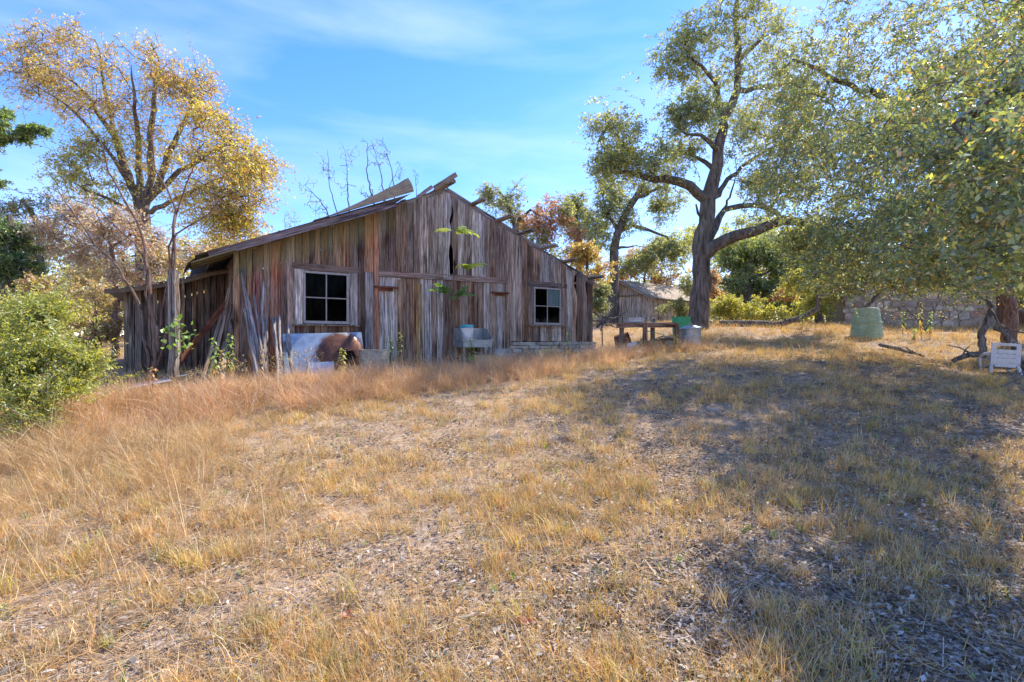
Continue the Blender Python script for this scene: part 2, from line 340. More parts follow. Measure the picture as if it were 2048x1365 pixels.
def wallboard(u0, u1, zb, zt0, zt1, color, w=0.0, gap=.004, th=.024, notch=None, name='plank', mat=None, parent=None, k=7, rag=.012):
    c = (u0+u1)/2; hw = (u1-u0)/2-gap; L = max(zt0, zt1)-zb
    prof = []
    for i in range(k+1):
        f = i/k; xl = -hw+random.uniform(-.005, .005); xr = hw+random.uniform(-.005, .005)
        if notch:
            for (z, dl, dr) in notch:
                if abs(zb+L*f-z) < L/k*.75: xl += dl; xr -= dr
        prof.append((L*f, xl, xr))
    o = plank(parent or barn, name, bw(c, zb, w), BD, UP, prof, th, color, mat or M['plank'])
    me = o.data; n = len(me.vertices)                                  # slope the top end along the rake, rag the foot
    for vi in range(n-4, n):
        v = me.vertices[vi]; f = (v.co.x+hw)/(2*hw); v.co.z = (zt0*(1-f)+zt1*f)-zb+random.uniform(-rag, rag)*.4
    for vi in range(4): me.vertices[vi].co.z += random.uniform(-rag, rag)*1.5
    return o
FOOT = .80
WL = (604, 699, 545, 649); WR = (1066, 1122, 576, 650)
def pick(pal, px=None): c = random.choice(pal); f = random.uniform(.6, 1.35); return tuple(f*x for x in c)
# left of the door
edgesA = [466, 479, 493, 505, 526, 539, 561, 572, 590, 604, 618, 630, 641, 656, 665, 686, 699, 716, 728, 746, 758]
colA = {466: (.50, .30, .17), 479: (.19, .10, .08), 493: (.40, .22, .11), 505: (.25, .10, .075), 526: (.34, .22, .15), 539: (.40, .15, .08), 561: (.17, .07, .055), 572: (.38, .27, .2), 590: (.17, .085, .07), 728: (.46, .2, .08), 746: (.42, .165, .085)}
wzt, wzb = pz(650, 546), pz(650, 650)
for a, b in zip(edgesA[:-1], edgesA[1:]):
    u0, u1 = pu(a), pu(b); c = colA.get(a, pick(BROWN)); w = random.uniform(-.012, .006)
    zt = (roofz(u0)-.03, roofz(u1)-.03)
    if 600 <= a < 697:
        wallboard(u0, u1, wzt+.02, *zt, c, w); wallboard(u0, u1, FOOT, wzb-.02, wzb-.02, pick(BROWN), w, rag=0)
    elif a == 728:
        zs = pz(737, 545); wallboard(u0, u1, zs, *zt, c, w); wallboard(u0, u1, FOOT, zs-.01, zs-.01, (.11, .07, .06), w)
    else: wallboard(u0, u1, FOOT, *zt, c, w)
# above the door, below the peak
HZ0, HZ1 = pz(757, 552), pz(1010, 566)
def hz(u): u0, u1 = pu(757), pu(1010); return HZ0+(HZ1-HZ0)*(u-u0)/(u1-u0)
edgesB = [758, 776, 790, 801, 813, 826, 839, 856, 871, 886, 902, 915, 930, 943, 956, 969, 980, 991, 1003, 1012]
colB = {758: (.24, .18, .13), 776: (.13, .06, .045)}
for a, b in zip(edgesB[:-1], edgesB[1:]):
    u0, u1 = pu(a), pu(b); c = colB.get(a, pick(GREY)); zt = [roofz(u0)-.03, roofz(u1)-.03]
    if u0 < PEAKU < u1: zt = [roofz(u0)-.03, roofz(u1)-.03]
    nt = None
    if a == 886: nt = [(pz(895, 440), 0, .05), (pz(895, 480), 0, .035), (pz(895, 510), 0, .07), (pz(895, 535), 0, .05)]
    if a == 902: nt = [(pz(905, 425), .06, 0), (pz(905, 500), .06, 0), (pz(905, 525), .085, 0), (pz(905, 540), .05, 0)]
    wallboard(u0, u1, hz((u0+u1)/2)+.01, zt[0], zt[1], c, random.uniform(-.012, .006), notch=nt, k=12)
# sliding door
def group_part(name, loc, parent):
    o = empty(name, loc, None, None); o.parent = parent; o.matrix_basis = WM[parent.name].inverted()@WM[o.name]; return o
dp = group_part('door', bw(pu(884), FOOT), barn)
e = 758
while e < 1010:
    b = min(e+random.uniform(9, 16), 1012); b = 1012 if 1012-b < 6 else b
    wallboard(pu(e), pu(b), FOOT+random.uniform(-.02, .05), hz(pu(e))-.02, hz(pu(b))-.02, pick(GREY), -.03+random.uniform(-.006, .006), parent=dp, gap=.004, rag=.004); e = b
for px0, px1, ya, yb, c in ((795, 804, 560, 700, (.36, .22, .12)), (812, 817, 586, 700, (.25, .15, .10)), (832, 842, 568, 745, (.42, .26, .10)), (948, 952, 570, 660, (.26, .13, .08))):
    wallboard(pu(px0), pu(px1), pz(px0, yb), pz(px0, ya), pz(px1, ya), c, .012, parent=dp, name='batten', gap=0)
def rail(name, pxa, ya, pxb, yb, hpx, th, c, w=.0, parent=barn):
    u0, z0 = uz(pxa, ya, w); u1, z1 = uz(pxb, yb, w); Y = bw(u0, 0, w).y
    return beam(parent, name, bw(u0, z0, w), bw(u1, z1, w), hpx/F*Y, th, c, M['plank2'], up=UP, k=8)
# frame3(z=along, x=up) faces -y = ... outward check below through th sign
rail('door_header', 757, 547, 1011, 562, 12, .07, (.27, .17, .14), .03)
# right of the door
edgesC = [1012, 1022, 1030, 1043, 1054, 1066, 1080, 1092, 1104, 1122, 1131, 1142, 1153, 1164, 1173, 1185]
wzt2, wzb2 = pz(1094, 576), pz(1094, 651)
FT = pz(1100, 683)
for a, b in zip(edgesC[:-1], edgesC[1:]):
    u0, u1 = pu(a), pu(b); c = pick(GREY); w = random.uniform(-.012, .006); zt = (roofz(u0)-.03, roofz(u1)-.03)
    zb = FT if a > 1018 else FOOT
    if 1060 <= a < 1122:
        wallboard(u0, u1, wzt2+.02, *zt, c, w); wallboard(u0, u1, zb, wzb2-.02, wzb2-.02, pick(GREY), w, rag=0)
    else:
        nt = None
        if a == 1142: nt = [(pz(1146, 560), 0, .09), (pz(1146, 572), 0, .05), (pz(1146, 640), 0, .03), (pz(1146, 660), 0, .04)]
        if a == 1164: nt = [(pz(1170, 565), 0, .07), (pz(1170, 580), 0, .05)]
        wallboard(u0, u1, zb, *zt, c, w, notch=nt, k=10)
# post beside the door
wallboard(pu(729), pu(745), FOOT, pz(737, 546), pz(737, 546), (.30, .27, .26), .015, name='door_post', mat=M['greywood'], th=.05, gap=0)
# wall head boards under the rakes
def rake(name, pa, pb, hpx, th, c, w):
    return rail(name, *pa, *pb, hpx, th, c, w)
rake('rake_board', (467, 505), (800, 414), 9, .03, (.22, .22, .12), .012)
rake('rake_board', (796, 412), (892, 380), 11, .04, (.17, .15, .12), .02)
rake('rake_board', (893, 380), (1086, 502), 11, .04, (.20, .165, .15), .02)
rake('rake_board', (1100, 512), (1188, 567), 10, .035, (.18, .15, .14), .02)
# windows
def window(px0, px1, py0, py1, hdr, side, teal):
    w_ = group_part('window', bw(pu((px0+px1)/2), pz((px0+px1)/2, py1)), barn)
    u0, u1 = pu(px0), pu(px1); zb, zt = pz((px0+px1)/2, py1), pz((px0+px1)/2, py0); t = .045; P = M['paint']
    mb = MB(); rot = Matrix((BD, -BN, UP)).transposed()
    for (ua, ub, za, zb_) in ((u0, u0+t, zb, zt), (u1-t, u1, zb, zt), (u0+t, u1-t, zt-t, zt), (u0+t, u1-t, zb, zb+t*1.3)):
        mb.box(bw((ua+ub)/2, (za+zb_)/2, .01), (ub-ua, .045, zb_-za), rot)
    mb.build('frame', P, w_)
    um, zm = (u0+u1)/2, (zb+zt)/2; m2 = MB()
    m2.box(bw(um, (zb+zt)/2+.01, .002), (.022, .02, zt-zb-2.35*t), rot); m2.build('muntin', P, w_)
    m3_ = MB(); m3_.box(bw((u0+t+um-.011)/2, zm, .001), (um-.011-u0-t, .02, .022), rot); m3_.box(bw((u1-t+um+.011)/2, zm, .001), (u1-t-um-.011, .02, .022), rot); m3_.build('muntin', P, w_)
    for i, (a, b) in enumerate(((u0+t, um-.012), (um+.012, u1-t))):
        for j, (c, d) in enumerate(((zb+t*1.3, zm-.012), (zm+.012, zt-t))):
            g = MB(); g.box(bw((a+b)/2, (c+d)/2, -.004), (b-a-.002, .004, d-c-.002), rot)
            g.build('pane', M['glassteal'] if teal and i == 1 and j == 1 else M['glass'], w_)
    sb = MB(); sb.box(bw(um, zb-.035, .05), (u1-u0+2*side+.06, .12, .035), rot, .004); sb.build('sill', M['plank2'], w_, color=(.26, .2, .14))
    for ua in (u0-side, u1+.008):
        c = wallboard(ua, ua+side-.01, zb-.015, zt+.02, zt+.02, pick(GREY), .018, name='casing', mat=M['plank2'], gap=0, parent=w_, rag=0)
    hw = beam(w_, 'lintel', bw(u0-side-.03, zt+.09, .03), bw(u1+side+.03, zt+.085, .03), .14, .05, hdr, M['plank2'], up=UP, k=6)
window(WL[0]+2, WL[1]-2, WL[2], WL[3]-1, (.15, .09, .07), .19, False)
window(WR[0]+1, WR[1]-1, WR[2], WR[3], (.13, .095, .085), .2, True)
# rusty brackets on the door
for (pa, ya, pb) in ((748, 574, 794), (983, 585, 1016)):
    u0, z0 = uz(pa, ya, .02); u1, _ = uz(pb, ya, .02); mb = MB(); rot = Matrix((BD, -BN, UP)).transposed()
    mb.box(bw((u0+u1)/2, z0, .06), (u1-u0, .10, .035), rot, .006); mb.box(bw((u0+u1)/2, z0-.05, .03), ((u1-u0)*.6, .03, .06), rot, .006)
    mb.build('track_bracket', M['rust'], barn)
# foundation under the right half
fd = MB(); ua, ub = pu(1021), pu(1186); rot = Matrix((BD, -BN, UP)).transposed()
fd.box(bw((ua+ub)/2, (FT-.02+.7)/2, -.10), (ub-ua-.06, .22, FT-.02-.7), rot); fnd = fd.build('foundation', M['mortar'], barn)
z = FT-.012; row = 0
while z > .8:
    hgt = random.uniform(.075, .12); u = ua+(row % 2)*-.08
    while u < ub:
        L = random.uniform(.16, .42); L = min(L, ub+.03-u)
        if L > .07:
            mb = MB(); mb.box((0, 0, 0), (L-.018, .20+random.uniform(0, .05), hgt-.014), rot, .012)
            f = random.uniform(.75, 1.15); mb.build('stone', M['fieldstone'], fnd, loc=bw(u+L/2, z-hgt/2, .0), color=(.44*f, .40*f, .33*f))
        u += L
    z -= hgt; row += 1
# roof: purlins, sheets, rafters
DEPTH = 8.0
def slope_pt(side, s, w):        # s metres along wall from the peak, w outward
    u = PEAKU-s if side < 0 else PEAKU+s
    return bw(u, roofz(u)+.0, w)
def roofsheet(name, side, s0, s1, w0, w1, mat, lift=.05):
    mb = MB(); nu = max(2, int(abs(s1-s0)/.02/2)); amp = .012
    def fn(a, b):
        w = w0+(w1-w0)*a; s = s0+(s1-s0)*b; p = slope_pt(side, s, w); return p+UP*(lift+amp*math.cos(w*2*math.pi/.14))
    n = int(abs(w1-w0)/.035); mb.grid(fn, n, 6); o = mb.build(name, mat, barn, smooth=True); return o
for i in range(7):
    roofsheet('roof_sheet', -1, 1.15 if i == 0 else .03, 5.35, (.52 if i == 0 else .42-i*1.2)+random.uniform(-.02, .02), .42-(i+1)*1.2-.05, M['roofmetal'], .075+(i % 2)*.006)
for i in range(7):
    roofsheet('roof_sheet', 1, .03, 5.5, -.02-i*1.18, -.02-(i+1)*1.18-.05, M['roofmetal'], .028+(i % 2)*.006)
PB = (.20, .16, .13)
for s in (.35, 1.1, 1.9, 2.7, 3.5, 4.3, 5.0):                              # left purlins
    p0 = slope_pt(-1, s, .42 if s > 1.3 else .05); p1 = slope_pt(-1, s, -DEPTH); beam(barn, 'purlin', p0, p1, .09, .045, pick([PB]), M['plank2'], up=(BD+UP*.41), k=3)
for s, px in ((.75, 955), (1.55, 988), (2.25, 1024), (3.05, 1068), (3.85, 1110), (4.9, 1185)):          # right purlins, ends bare
    ov = random.uniform(.58, .75); p0 = slope_pt(1, s, ov)+UP*.0; p1 = slope_pt(1, s, -DEPTH)
    beam(barn, 'purlin', p0, p1, .11, .05, pick([(.36, .30, .25), (.26, .18, .14), (.40, .34, .28)]), M['plank2'], up=(BD-UP*.4), k=3)
# ridge scraps
pk = bw(PEAKU, PEAKZ)
beam(barn, 'ridge_pole', pk+BN*.45+UP*.07, pk-BN*DEPTH+UP*.02, .13, .06, (.22, .18, .15), M['plank2'], up=BD)
beam(barn, 'ridge_scrap', bw(PEAKU-.35, PEAKZ-.06, .12), bw(PEAKU+.16, PEAKZ+.34, .32), .12, .03, (.22, .18, .14), M['plank2'], up=(UP-BD*.8))
beam(barn, 'ridge_scrap', bw(PEAKU-.30, PEAKZ-.09, .03), bw(PEAKU+.12, PEAKZ+.20, .3), .10, .05, (.30, .17, .10), M['plank2'], up=(UP-BD*.8))
beam(barn, 'ridge_scrap', bw(PEAKU-.75, PEAKZ-.31, .03), bw(PEAKU-.42, PEAKZ-.03, .16), .08, .03, (.27, .24, .22), M['plank2'], up=(UP-BD*.8))
# overhanging fascia of the left slope and the peeled sheet
rail('fascia_board', 417, 509, 793, 408, 15, .035, (.19, .145, .15), .5)
def peel(a, b):                   # a along, b from roof edge upwards
    s = 3.25*(1-a)+1.02*a; base = slope_pt(-1, s, .44)+UP*(.10)
    lift = (a**1.25)*.44*(1-.03*math.sin(a*31)*a); q = base+UP*(lift*b)+(-BN)*(b*.38)+BN*(.06*math.sin(b*3.1))
    return q+UP*(.014*math.cos(b*34))
mb = MB(); mb.grid(peel, 24, 48); mb.build('peeled_roof_sheet', M['brownmetal'], barn, smooth=True)
for i, (a, b) in enumerate(((.0, .35), (.35, .72), (.72, 1.05))):          # soffit boards at the left eave
    c = [(.32, .20, .09), (.17, .14, .07), (.36, .2, .08)][i]
    beam(barn, 'soffit_board', bw(-.72, LZ-.33-.03, .46-a*1.1), bw(0.0, LZ-.03, .46-a*1.1), .33, .02, c, M['plank'], up=-BN)
def curl(a, b):
    return bw(-.62-.22*math.sin(b*1.9), LZ-.27-.42*b*b-.12*b, .48-a*1.1)+UP*.012*math.cos(a*50)
mb = MB(); mb.grid(curl, 30, 8); mb.build('eave_sheet', M['brownmetal'], barn, smooth=True)
# hidden walls that keep the inside dark, with a hole in the back
def plainwall(name, pts, th=.04):
    mb = MB(); a, b = Vector(pts[0]), Vector(pts[1]); n = max(3, int((b-a).length/.25)); ztf = pts[2]
    for i in range(n):
        p = a.lerp(b, i/n); q = a.lerp(b, (i+1)/n); g = (q-p).normalized()*-.001; p = p+g; q = q-g; nn = Vector((q.y-p.y, p.x-q.x, 0)).normalized()*th
        f0, f1 = i/n, (i+1)/n; za, zb_ = ztf(f0), ztf(f1); lo = .7
        def slab(l0, l1, t0, t1):
            vs_ = [(p.x, p.y, l0), (q.x, q.y, l1), (q.x, q.y, t1), (p.x, p.y, t0)]; vs_ += [(x+nn.x, y+nn.y, z_) for x, y, z_ in vs_]
            mb.add(vs_, [(0, 1, 2, 3), (7, 6, 5, 4), (0, 4, 5, 1), (1, 5, 6, 2), (2, 6, 7, 3), (3, 7, 4, 0)])
        if name == 'back_wall' and i == 21: slab(lo, lo, 1.78, 1.72); slab(2.12, 2.08, za, zb_)
        else: slab(lo, lo, za, zb_)
    return mb.build(name, M['plank2'], barn, color=(.12, .08, .06))
plainwall('back_wall', (bw(0, 0, -DEPTH), bw(RU, 0, -DEPTH), lambda f: roofz(f*RU)+.03))
plainwall('side_wall', (bw(.05, 0, -.03), bw(.05, 0, -DEPTH), lambda f: LZ-.02)); plainwall('side_wall', (bw(RU-.05, 0, -.03), bw(RU-.05, 0, -DEPTH), lambda f: RZ-.02))
mb = MB(); mb.grid(lambda a, b: bw(.1+a*(RU-.2), 1.02, -.12-b*(DEPTH-.2)), 4, 4); mb.build('dirt_floor', M['soil'], barn)
for i, (u, hgt) in enumerate(((pu(1082), .16), (pu(1099), .18))):
    mb = MB(); r = .06; mb.lathe([(r, 0), (r, hgt*.75), (r*.6, hgt*.85), (r*.6, hgt)], 14, bw(u, pz(1090, 648), -.18), cap1=True)
    tag(mb.build('glass_jar', M['galv'], smooth=True), ('dusty jar behind the small barn window, left of the muntin', 'dusty jar behind the small barn window, right of the muntin')[i], 'jar', 'jars inside the barn window')
mb = MB(); mb.box(bw(pu(1094), pz(1090, 648)-.025, -.2), (1.2, .25, .03), Matrix((BD, -BN, UP)).transposed()); mb.build('inner_shelf', M['plank2'], barn, color=(.1, .07, .05))
# lean-to
LW = -2.0
def lu(px): return uz(px, 640, LW)[0]
lt = group_part('lean_to', bw(lu(350), .95, LW), barn)
def ltop(px): return np.interp(px, [210, 247, 300, 350, 385, 420, 470], [580, 578, 572, 564, 556, 546, 538])
e = 247.
lc = {0: (.24, .2, .15), 1: (.15, .12, .1)}
i = 0
while e < 464:
    b = e+(22 if i == 0 else random.uniform(9, 17)); za = uz(e, ltop(e), LW)[1]+.05; zb_ = uz(b, ltop(b), LW)[1]+.05
    c = lc.get(i, pick([(.07, .045, .035), (.11, .07, .05), (.24, .16, .10), (.09, .06, .045), (.06, .04, .035), (.14, .09, .06)]))
    if random.random() < .3 and i > 5: c = (.30, .2, .12)
    wallboard(lu(e), lu(b), .72, za, zb_, c, LW+random.uniform(-.02, .02), parent=lt, gap=.008, mat=M['plank2']); e = b; i += 1
def ltroof(a, b):
    px = 208+(466-208)*a; u, z_ = uz(px, ltop(px), LW+.45); wv = LW+.45-b*5.5
    return bw(u, z_+.012*math.cos(b*5.5*2*math.pi/.15)+.06*b, wv)
mb = MB(); mb.grid(ltroof, 22, 140); mb.build('roof_sheet', M['roofmetal'], lt, smooth=True)
def ltedge(a, b): p = ltroof(a, 0); return p-UP*(.01+.075*b)+BN*(.004-.02*b)
mb = MB(); mb.grid(ltedge, 22, 2); mb.build('roof_edge', M['brownmetal'], lt)
plainwall('lean_to_side', (bw(lu(249), 0, LW-.05), bw(lu(249), 0, -7.5), lambda f: 2.55)); plainwall('lean_to_back', (bw(lu(249), 0, -7.5), bw(0, 0, -7.5), lambda f: 2.6+.6*f))

# ---------------------------------------------------------------- trees
def leaves(pts, per, spread, size, palette, aspect=.45, up=.25, fold=.18, flat=1.0):
    """diamond leaves folded along the midrib scattered about pts -> V, F, cols"""
    P = np.repeat(np.asarray(pts, float), per, axis=0); n = len(P)
    P = P+rng.normal(0, spread, (n, 3))*np.array([1, 1, flat])
    d = rng.normal(0, 1, (n, 3)); d[:, 2] = d[:, 2]*.7-.15; d /= np.linalg.norm(d, axis=1)[:, None]
    nn = rng.normal(0, 1, (n, 3)); nn[:, 2] += up*3; s = np.cross(d, nn); s /= np.linalg.norm(s, axis=1)[:, None]+1e-9; nn = np.cross(s, d)
    L = size*rng.uniform(.6, 1.35, n)[:, None]; Wd = L*aspect
    a = P-d*L*.5; b = P+s*Wd*.5+nn*L*fold*.3; c = P+d*L*.5-nn*L*fold*.6; e = P-s*Wd*.5+nn*L*fold*.3
    V = np.stack([a, b, c, e], 1).reshape(-1, 3); Fc = np.arange(4*n).reshape(-1, 4)
    pal = np.array([p[:3] for p in palette]); wt = np.array([p[3] for p in palette]); k = rng.choice(len(pal), n, p=wt/wt.sum())
    C = np.clip(pal[k]*rng.uniform(.75, 1.35, n)[:, None]*1.4, 0, .62)
    return V, Fc, C
def sprays(pts, ns, length, nl, size, palette, aspect=.45, tw=.004, droop=.25, twc=(.16, .12, .09)):
    """leafy shoots: a thin twig with alternate leaves, ns of them at each point"""
    B = np.repeat(np.asarray(pts, float), ns, axis=0); N = len(B); B = B+rng.normal(0, length*.18, B.shape)
    D = rng.normal(0, 1, (N, 3)); D[:, 2] = D[:, 2]*.75+.1; D /= np.linalg.norm(D, axis=1)[:, None]; L = length*rng.uniform(.55, 1.3, N)
    S = np.cross(D, rng.normal(0, 1, (N, 3))); S /= np.linalg.norm(S, axis=1)[:, None]+1e-9
    t = (np.arange(nl)+.5)/nl*.9+.12; T = np.tile(t, N)+rng.normal(0, .03, N*nl); r = lambda a: np.repeat(a, nl, axis=0)
    P = r(B)+r(D)*(r(L)*T)[:, None]; P[:, 2] -= droop*r(L)*T*T; sg = np.tile(np.where(np.arange(nl) % 2 == 0, 1., -1.), N)[:, None]
    d = r(D)*.55+r(S)*sg*.8+rng.normal(0, .35, P.shape); d[:, 2] -= .15; d /= np.linalg.norm(d, axis=1)[:, None]
    nn = rng.normal(0, .75, P.shape); nn[:, 2] += .6; s_ = np.cross(d, nn); s_ /= np.linalg.norm(s_, axis=1)[:, None]+1e-9; nn = np.cross(s_, d)
    Lf = (size*rng.uniform(.55, 1.35, len(P)))[:, None]; Wf = Lf*aspect; a = P; b = P+d*Lf*.5+s_*Wf*.5+nn*Lf*.06; c = P+d*Lf-nn*Lf*.1; e = P+d*Lf*.5-s_*Wf*.5+nn*Lf*.06
    V = np.stack([a, b, c, e], 1).reshape(-1, 3); n = len(P)
    pal = np.array([p[:3] for p in palette]); wt = np.array([p[3] for p in palette]); k = rng.choice(len(pal), n, p=wt/wt.sum()); C = np.clip(pal[k]*1.18*(r(rng.uniform(.7, 1.3, N))*rng.uniform(.8, 1.25, n))[:, None]*1.5, 0, .62)
    M_ = B+D*L[:, None]*.55; M_[:, 2] -= droop*L*.3; E = B+D*L[:, None]; E[:, 2] -= droop*L
    o = len(V); W = S*tw; V2 = np.stack([B-W, B+W, M_+W*.7, M_-W*.7, M_+W*.7, M_-W*.7, E-W*.3, E+W*.3], 1).reshape(-1, 3); F2 = np.arange(8*N).reshape(-1, 4)+o
    C2 = np.tile(np.array(twc), (2*N, 1))
    return np.concatenate([V, V2]), np.concatenate([np.arange(4*n).reshape(-1, 4), F2]), np.concatenate([C, C2])
class Tree:
    def __init__(s, rtip=.006, step=.3, ls=.8):
        s.ls = ls
        s.pos = []; s.par = []; s.r0 = []; s.rtip = rtip; s.step = step; s.tips = []
    def near(s, p):
        A = np.array(s.pos); return int(np.argmin(((A-np.array(p))**2).sum(1)))
    def limb(s, pts, r, root=False, jit=.03):
        r = [q*(1 if root else s.ls) for q in r]
        pts = [Vector(p) for p in pts]; k = len(pts); rr = np.interp(np.linspace(0, 1, k), np.linspace(0, 1, len(r)), r)
        par = -1 if root else s.near(pts[0])
        for i in range(k):
            if i == 0:
                if root: s.pos.append(tuple(pts[0])); s.par.append(-1); s.r0.append(rr[0]); par = len(s.pos)-1
                continue
            a, b = pts[i-1], pts[i]; m = max(1, int((b-a).length/s.step))
            for q in range(1, m+1):
                f = q/m; p = a.lerp(b, f); j = jit*(1 if f < 1 else .3)
                p = p+Vector((random.gauss(0, j), random.gauss(0, j), random.gauss(0, j)))
                s.pos.append(tuple(p)); s.par.append(par); s.r0.append(rr[i-1]*(1-f)+rr[i]*f); par = len(s.pos)-1
        return par
    def grow(s, pts, jit=.07, droop=0):
        pts = np.asarray(pts, float); S = np.array(s.pos)
        d0 = np.array([((S-p)**2).sum(1).min() for p in pts]); order = np.argsort(d0)
        cap = len(S)+len(pts)*12; A = np.full((cap, 3), 1e9); A[:len(S)] = S; n = len(S)
        for q in order:
            p = pts[q]; j = int(np.argmin(((A[:n]-p)**2).sum(1))); a = A[j]; L = np.linalg.norm(p-a); m = min(10, max(1, int(L/s.step))); par = j
            side = rng.normal(0, jit*L, 3)
            for t in range(1, m+1):
                f = t/m; x = a+(p-a)*f+side*math.sin(math.pi*f)+(rng.normal(0, jit*.4, 3) if t < m else 0)
                x = x+np.array([0, 0, droop*L*math.sin(math.pi*f)])
                A[n] = x; s.pos.append(tuple(x)); s.par.append(par); s.r0.append(0); par = n; n += 1
            s.tips.append(par)
    def radii(s, ex=2.3):
        n = len(s.pos); acc = np.zeros(n); ch = np.zeros(n, int)
        for i in range(n): 
            if s.par[i] >= 0: ch[s.par[i]] += 1
        for i in range(n-1, -1, -1):
            if ch[i] == 0: acc[i] = max(acc[i], s.rtip**ex)
            if s.par[i] >= 0: acc[s.par[i]] += acc[i]
        comp = acc**(1/ex)*.9; s.r = np.zeros(n)
        for i in range(n):
            if s.r0[i] > 0: s.r[i] = s.r0[i]
            else: s.r[i] = max(s.rtip*.7, min(comp[i], .78*s.r[s.par[i]] if s.r0[s.par[i]] > 0 else s.r[s.par[i]]))
        return s.r
    def mesh(s, minr=0):
        r = s.radii(); n = len(s.pos); kids = [[] for _ in range(n)]
        for i in range(n):
            if s.par[i] >= 0: kids[s.par[i]].append(i)
        mb = MB(); stack = [i for i in range(n) if s.par[i] < 0]; starts = [(None, i) for i in stack]
        while starts:
            p, i = starts.pop(); ch = [] if p is None else [p]; rr = [] if p is None else [min(r[p], r[i]*1.25)]
            while True:
                ch.append(i); rr.append(r[i]); k = kids[i]
                if not k: break
                big = max(k, key=lambda q: r[q]); starts += [(i, q) for q in k if q != big]; i = big
            if len(ch) < 2 or rr[0] < minr: continue
            sides = 14 if rr[0] > .2 else 9 if rr[0] > .07 else 5 if rr[0] > .02 else 3
            rr[-1] *= .5; mb.tube([s.pos[q] for q in ch], rr, sides, .09 if rr[0] > .1 else 0, cap=False)
        return mb
    def shift(s, p): pass
def ball(c, r, n):
    """points spread through an ellipsoid, denser towards its shell"""
    d = rng.normal(0, 1, (n, 3)); d /= np.linalg.norm(d, axis=1)[:, None]; f = rng.uniform(.15, 1, n)**.45
    return np.array(c)+d*f[:, None]*np.array(r)
def clump(c, r, n, k=5, f=.2):
    c0 = ball(c, r, max(2, n//k)); q = np.repeat(c0, k, axis=0); return q+rng.normal(0, 1, q.shape)*np.array(r)*f
RAG = [.34, .72]
def pblob(px, py, Y, rx, ry, n, dep=None):
    c = np.array(at(px, py, Y)); r_ = np.array((rx/F*Y, dep or max(rx, ry)/F*Y*.9, ry/F*Y)); m = 5; out = []
    for i in range(m):
        o = rng.normal(0, 1, 3); o = o/np.linalg.norm(o)*rng.uniform(.2, .8); out.append(clump(c+o*r_, r_*rng.uniform(RAG[0], RAG[1], 3), max(4, n//m), 4, .25))
    return np.concatenate(out)
def build_tree(name, label, cat, tree, leafsets, bark, group=None, smooth=True, minr=0):
    base = Vector(tree.pos[0]); o = empty(name, base, label, cat, group)
    tree.mesh(minr).build('trunk', bark, o, smooth=smooth)
    if leafsets:
        Vs, Fs, Cs, off = [], [], [], 0
        for (V, Fc, C, m_) in leafsets: Vs.append(V); Fs.append(Fc+off); Cs.append(C); off += len(V)
        npmesh('crown', np.concatenate(Vs), [np.concatenate(Fs)], leafsets[0][3], o, np.concatenate(Cs))
    return o
OAK = [(.19, .215, .085, 5), (.14, .175, .075, 4), (.25, .265, .09, 3), (.30, .29, .09, 1.5), (.11, .14, .07, 1.5)]
OAKY = [(.32, .33, .07, 4), (.24, .28, .065, 3), (.16, .2, .05, 2), (.38, .33, .07, 1)]
GOLD = [(.50, .31, .035, 5), (.44, .24, .035, 3), (.34, .28, .04, 3), (.48, .21, .045, 2.5), (.22, .15, .05, 1)]
GOLDB = [(.46, .28, .05, 5), (.38, .21, .05, 3), (.36, .28, .05, 3), (.44, .2, .06, 2), (.22, .16, .06, 1)]
ORNG = [(.52, .20, .07, 4), (.48, .26, .13, 4), (.40, .15, .06, 2), (.55, .32, .10, 1)]
SALM = [(.48, .29, .23, 5), (.50, .26, .18, 4), (.38, .23, .18, 3), (.54, .35, .2, 2)]
YELL = [(.42, .38, .05, 5), (.30, .32, .04, 4), (.50, .36, .07, 1), (.18, .22, .04, 2)]
JUN = [(.24, .29, .04, 5), (.37, .38, .05, 4), (.14, .185, .03, 4), (.46, .38, .08, 1)]
JUND = [(.06, .11, .03, 4), (.10, .16, .03, 3), (.15, .2, .04, 1)]
def SP(pts, ns, length, nl, size, pal, mat='leaf', **k): return (*sprays(pts, ns, length, nl, size, pal, **k), M[mat])
def LS(pts, per, spread, size, pal, mat='leaf', **k): return (*leaves(pts, per, spread, size, pal, **k), M[mat])

